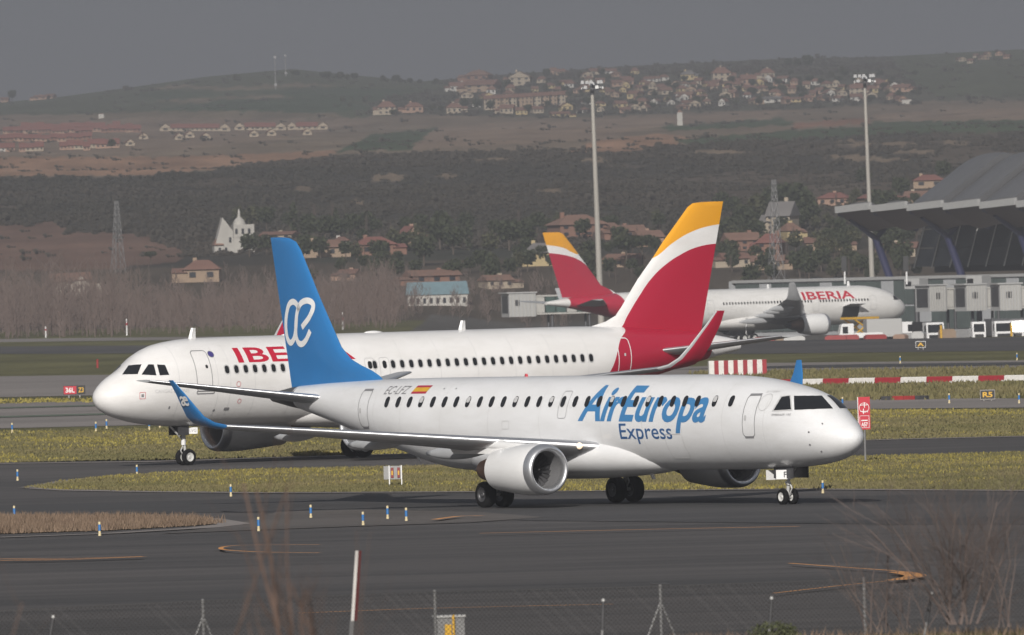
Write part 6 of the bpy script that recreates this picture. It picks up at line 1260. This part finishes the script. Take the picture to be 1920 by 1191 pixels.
# ------------------------------------------------------------------ fence, posts and bare shrubs in front
FY = 230.0
tops = [(-80, 1149), (380, 1127), (815, 1110), (1238, 1100), (1620, 1086), (2010, 1072)]
zf = [at(x, y, FY) for x, y in tops]
for i in range(len(zf)-1):
    A, B = zf[i], zf[i+1]; g = float(zt((A.x+B.x)/2, FY)); h = 1.75; o = thing('fence_panel', ((A.x+B.x)/2, FY, min(A.z, B.z)-h), 0, 'chain link fence panel, %s from the left along the bottom' % ['first', 'second', 'third', 'fourth', 'fifth'][i], 'fence', 'chain link fence panels')
    cxm = (A.x+B.x)/2; L = B.x-A.x; base = min(A.z, B.z)-h; top = lambda x_: (A.z+(B.z-A.z)*(x_+L/2)/L)-base
    mb = MB(); p = 0.075; n = int((L+h)/p)+2; r_ = 0.0042
    for s in (1, -1):
        for j in range(-2, n+2):
            x0 = -L/2-(h if s > 0 else 0)+j*p; a = [x0, 0.0]; b = [x0+s*(h+0.4), h+0.4]
            if s < 0: a[0] += 0; 
            # clip to the panel
            t0, t1 = 0.0, 1.0
            def clipx(t0, t1):
                dx = b[0]-a[0]
                for lim, sg in ((-L/2, 1), (L/2, -1)):
                    f0 = sg*(a[0]-lim); df = sg*dx
                    if abs(df) < 1e-9: continue
                    t = -f0/df
                    if df > 0: t0 = max(t0, t)
                    else: t1 = min(t1, t)
                return t0, t1
            t0, t1 = clipx(t0, t1)
            if t1-t0 < 0.02: continue
            q0 = (a[0]+(b[0]-a[0])*t0, a[1]+(b[1]-a[1])*t0); q1 = (a[0]+(b[0]-a[0])*t1, a[1]+(b[1]-a[1])*t1)
            tm = top((q0[0]+q1[0])/2)
            if q1[1] > top(q1[0]):
                f = (top(q1[0])-q0[1])/(q1[1]-q0[1]); q1 = (q0[0]+(q1[0]-q0[0])*f, q0[1]+(q1[1]-q0[1])*f)
            if q1[1] <= q0[1]: continue
            mb.bar((q0[0], 0.004*s, q0[1]), (q1[0], 0.004*s, q1[1]), r_, r_, 3)
    me_ = mb.build('wire_mesh', mat('dull_wire', (0.05, 0.048, 0.046), 0.8), o); me_['kind'] = 'stuff'
    mb = MB().bar((-L/2, 0, top(-L/2)), (L/2, 0, top(L/2)), 0.004, 0.004, 4); mb.build('top_wire', MATS['dull_wire'], o)
    mb = MB().bar((-L/2, 0.03, -0.4), (-L/2, 0.03, top(-L/2)+0.03), 0.026, 0.026, 8); mb.build('post', m_galv, o)
    if i in (1, 3): 
        for s in (-1, 1): mb = MB().bar((-L/2, 0.03, top(-L/2)-0.25), (-L/2+s*0.55, 0.03, 0.1), 0.018, 0.018, 6); mb.build('brace', m_galv, o)
    if i == 3: mb = MB().bar((-L/2-0.17, 0.03, top(-L/2)+0.05), (-L/2+0.17, 0.03, top(-L/2)+0.03), 0.02, 0.02, 6); mb.build('post_cross_bar', m_dmetal, o)
def thin_post(x0, y0, x1, y1, Y, label):
    A = at(x1, y1, Y); B = at(x0, y0, Y); d = (B-A).normalized(); o = thing('wire_post', A-d*1.2, 0, label, 'post', 'thin wire posts'); L = (B-A).length+1.2
    mb = MB().bar((0, 0, 0), d*(L*0.55+0.3), 0.022, 0.022, 7); mb.build('lower_post', m_galv, o); mb = MB().bar(d*(L*0.55+0.3), d*(L-0.04), 0.026, 0.026, 7); mb.build('upper_post', m_dmetal, o); mb = MB().bar(d*(L-0.04), d*L, 0.028, 0.024, 7); mb.build('cap', m_alu, o)
for x0, y0, x1, y1, lb in ((100, 1154, 94, 1191, 'thin dark post with pale tip at the lower left'), (1131, 1123, 1129, 1191, 'thin dark post with pale tip right of centre'), (1447, 1119, 1442, 1191, 'thin dark post with pale tip left of the bare shrub'), (1747, 1110, 1736, 1175, 'thin dark post inside the bare shrub')): thin_post(x0, y0, x1, y1, 222, lb)
A = at(658, 1191, 224); B = at(668, 1033, 224); d = (B-A); o = thing('striped_post', A-d*0.6, R(35), 'leaning white and dark red post in the fence line', 'post'); d3 = Matrix.Rotation(-R(35), 3, 'Z') @ (d*1.6)
k = 224/F_PX; 
for nm, t0, t1, y0_, y1_, m in (('lower_stub', 0, 0.48, -0.03, 0.03, m_galv), ('white_face', 0.48, 1.0, -0.03, 0.0, m_bwh), ('red_face', 0.48, 1.0, 0.002, 0.05, mat('maroon_paint', (0.10, 0.02, 0.022), 0.7))):
    a, b = d3*t0, d3*t1; V = [p_+Vector(q_) for p_ in (a, b) for q_ in ((-0.018, y0_, 0), (0.022, y0_, 0), (0.022, y1_, 0), (-0.018, y1_, 0))]; 
    if nm == 'red_face': V = [p_+Vector(q_) for p_ in (a, b) for q_ in ((0.032, -0.028, 0), (0.085, -0.028, 0), (0.085, 0.05, 0), (0.032, 0.05, 0))]
    mesh_obj(nm, V, [(0, 3, 2, 1), (4, 5, 6, 7), (0, 1, 5, 4), (1, 2, 6, 5), (2, 3, 7, 6), (3, 0, 4, 7)], m, o)
P = at(846, 1191, 236); o = thing('utility_cabinet', (P.x, P.y, P.z-0.8), 0.2, 'grey utility cabinet with a yellow pipe behind the fence', 'cabinet'); k = 236/F_PX
mb = MB().box(-26*k, 26*k, 0, 0.35, 0, 0.8+33*k); mb.build('cabinet_body', m_galv, o); mb = MB().box(-28*k, 28*k, -0.03, 0.38, 0.8+33*k+0.002, 0.8+37*k); mb.build('lid', m_alu, o); mb = MB().box(-12*k, 0, -0.03, -0.004, 0, 0.8+20*k); mb.build('yellow_panel', m_yellow, o); mb = MB().bar((4*k, -0.05, 0), (4*k, -0.05, 0.8+38*k), 2.4*k, 2.4*k, 8); mb.build('yellow_pipe', m_yellow, o)
# ---- bare shrubs
m_shr = mat('shrub_bark', (0.06, 0.045, 0.04), 0.9, scale=1.2, col2=(0.19, 0.15, 0.135)); m_reed = mat('reddish_stems', (0.075, 0.048, 0.038), 0.9, scale=1.5, col2=(0.17, 0.115, 0.09))
def shrub(name, P, H, n, seed, m, label, spread=0.6, thick=0.02, lean=(0, 0), depth=4, kids=3):
    q = random.Random(seed); o = thing(name, P, 0, label, 'shrub'); st = MB(); tw = MB()
    def grow(a, d, L, r, lv):
        seg = 3; p0 = a; dd = d
        for i in range(seg):
            dd = (dd+Vector((q.gauss(0, 0.15), q.gauss(0, 0.15), q.uniform(-0.02, 0.13)))).normalized(); p1 = p0+dd*L/seg; r1 = r*(1-0.22)
            (st if lv >= depth-1 else tw).bar(p0, p1, r, r1, 5 if lv >= depth-1 else 3); 
            if lv > 0:
                for _ in range(kids if i > 0 else max(1, kids-1)):
                    ax = Vector((q.gauss(0, 1), q.gauss(0, 1), q.gauss(0, 0.5))).normalized(); nd = (dd+ax*q.uniform(0.35, 0.85)).normalized()
                    if nd.z < -0.1: nd.z = abs(nd.z)
                    grow(p0.lerp(p1, q.random()), nd, L*q.uniform(0.38, 0.62), r1*0.55, lv-1)
            p0 = p1; r = r1
    for i in range(n):
        t = 2*math.pi*i/n+q.uniform(-0.5, 0.5); s = q.uniform(0.1, spread); d = Vector((math.cos(t)*s+lean[0], math.sin(t)*s*0.6+lean[1], 1)).normalized()
        grow(Vector((q.uniform(-0.3, 0.3)*min(1, spread), q.uniform(-0.15, 0.15), -0.05)), d, H*q.uniform(0.6, 0.95), thick*q.uniform(0.7, 1.2), depth-1)
    st.build('stems', m, o); t_ = tw.build('twigs', m, o); t_['kind'] = 'stuff'; return o
def root(x, y, Y): P = at(x, y, Y); return Vector((P.x, Y, P.z))
shrub('bare_shrub', root(1800, 1165, 221), 2.2, 12, 41, m_shr, 'large bare shrub at the lower right', 1.35, 0.020, (-0.10, 0), 4, 3)
shrub('bare_shrub', root(1645, 1180, 222), 1.6, 8, 42, m_shr, 'smaller bare shrub left of the large one', 0.8, 0.013, (-0.12, 0), 4, 2)
shrub('bare_shrub', root(1885, 1170, 220), 1.9, 5, 43, m_shr, 'bare shrub at the right picture edge', 0.5, 0.013, (0, 0), 4, 2)
shrub('bare_shrub', root(1715, 1172, 219), 1.0, 6, 44, m_shr, 'low tangle of twigs between the bare shrubs', 1.0, 0.010, (0, 0), 3, 3)
shrub('reddish_weed', root(548, 1300, 112), 2.75, 3, 45, m_reed, 'tall blurred reddish weed before the near airliner tail', 0.02, 0.020, (-0.015, 0), 3, 1)
shrub('reddish_weed', root(590, 1290, 105), 1.15, 8, 46, m_reed, 'blurred reddish weed cluster right of the tall stem', 0.22, 0.010, (0.03, 0), 3, 1)
shrub('reddish_weed', root(412, 1330, 104), 2.3, 1, 47, m_reed, 'blurred single weed stem left of the tall one', 0.02, 0.009, (0, 0), 2, 1)
shrub('reddish_weed', root(660, 1330, 108), 1.6, 2, 48, m_reed, 'thin blurred weed stem beside the striped post', 0.12, 0.006, (0.05, 0), 2, 1)
shrub('reddish_weed', root(505, 1310, 106), 0.9, 4, 49, m_reed, 'blurred short weed left of the tall one', 0.2, 0.009, (0, 0), 3, 1)
shrub('reddish_weed', root(-10, 1330, 100), 1.1, 2, 50, m_reed, 'blurred weed at the left picture edge', 0.2, 0.007, (0, 0), 3, 1)
m_bankg = mat('bank_grass_blades', (0.075, 0.078, 0.035), 0.9, scale=0.8, col2=(0.15, 0.125, 0.075), spec=0.1)
bankp = [(-12, 60), (12, 60), (12, 262), (-12, 262)]
tufts('bank_grass', None, 7000, 0.03, 0.09, m_bankg, 'short grass on the bank at the bottom right', 38, None, 0.02, 4, lambda X, Y, q: (X > 4.8) & (Y > 185), bankp)
tufts('bank_weeds', None, 4500, 0.05, 0.24, m_dry, 'dry weeds on the bank along the fence', 39, None, 0.012, 5, lambda X, Y, q: Y > 195, bankp)
q = random.Random(8)
for x, y, s, lb in ((1450, 1208, 0.30, 'green bush on the bank left of the bare shrubs'),):
    P = root(x, y, 219); V, Fc = leaf_cloud([(0, 0, s*0.6, s*1.3, s, s*0.6), (s*0.8, 0, s*0.4, s*0.8, s*0.7, s*0.4)], 1500, 0.02, 9); o = thing('low_bush', P, 0, lb, 'bush'); mesh_obj('foliage', V, Fc, mat('bush_green', (0.05, 0.062, 0.028), 0.9, scale=3, col2=(0.10, 0.105, 0.05)) if x < 1500 else m_reed, o); mb = MB().bar((0, 0, -0.4), (0, 0, s*0.6), 0.02, 0.012, 5); mb.build('stem', m_shr, o)

# ------------------------------------------------------------------ haze
hz = bpy.data.materials.new('haze'); hz.use_nodes = True; t = hz.node_tree; t.nodes.clear(); ou = t.nodes.new('ShaderNodeOutputMaterial'); pv = t.nodes.new('ShaderNodeVolumePrincipled')
pv.inputs['Color'].default_value = (0.95, 0.95, 0.98, 1); pv.inputs['Density'].default_value = 1.65e-4; pv.inputs['Anisotropy'].default_value = 0.42
t.links.new(pv.outputs[0], ou.inputs['Volume'])
mb = MB().box(-9600, 9600, -260, 15100, -5.2, 150); o = mb.build('haze', hz); o['kind'] = 'stuff'; o['label'] = 'thin grey winter haze over the whole airfield'

# ------------------------------------------------------------------ single out look-alikes by their order from the left
bpy.context.view_layer.update()
from collections import defaultdict
grp = defaultdict(list)
for o in COL.objects:
    if o.parent is None and 'label' in o and 'category' in o and o.get('kind') is None: grp[o['label']].append(o)
pass
def ordinal(n): return '%d%s' % (n, 'th' if 10 <= n % 100 <= 20 else {1: 'st', 2: 'nd', 3: 'rd'}.get(n % 10, 'th'))
for lab, L in grp.items():
    if len(L) < 2: continue
    L.sort(key=lambda o: o.location.x/o.location.y)
    for i, o in enumerate(L):
        w = next((c.data.materials[0].name[5:] for c in o.children if c.name.startswith('wall')), '')
        o['label'] = (lab.replace('house', w+' house', 1) if w and w not in lab and o.name.startswith('house') else lab)+', '+ordinal(i+1)+' from left'
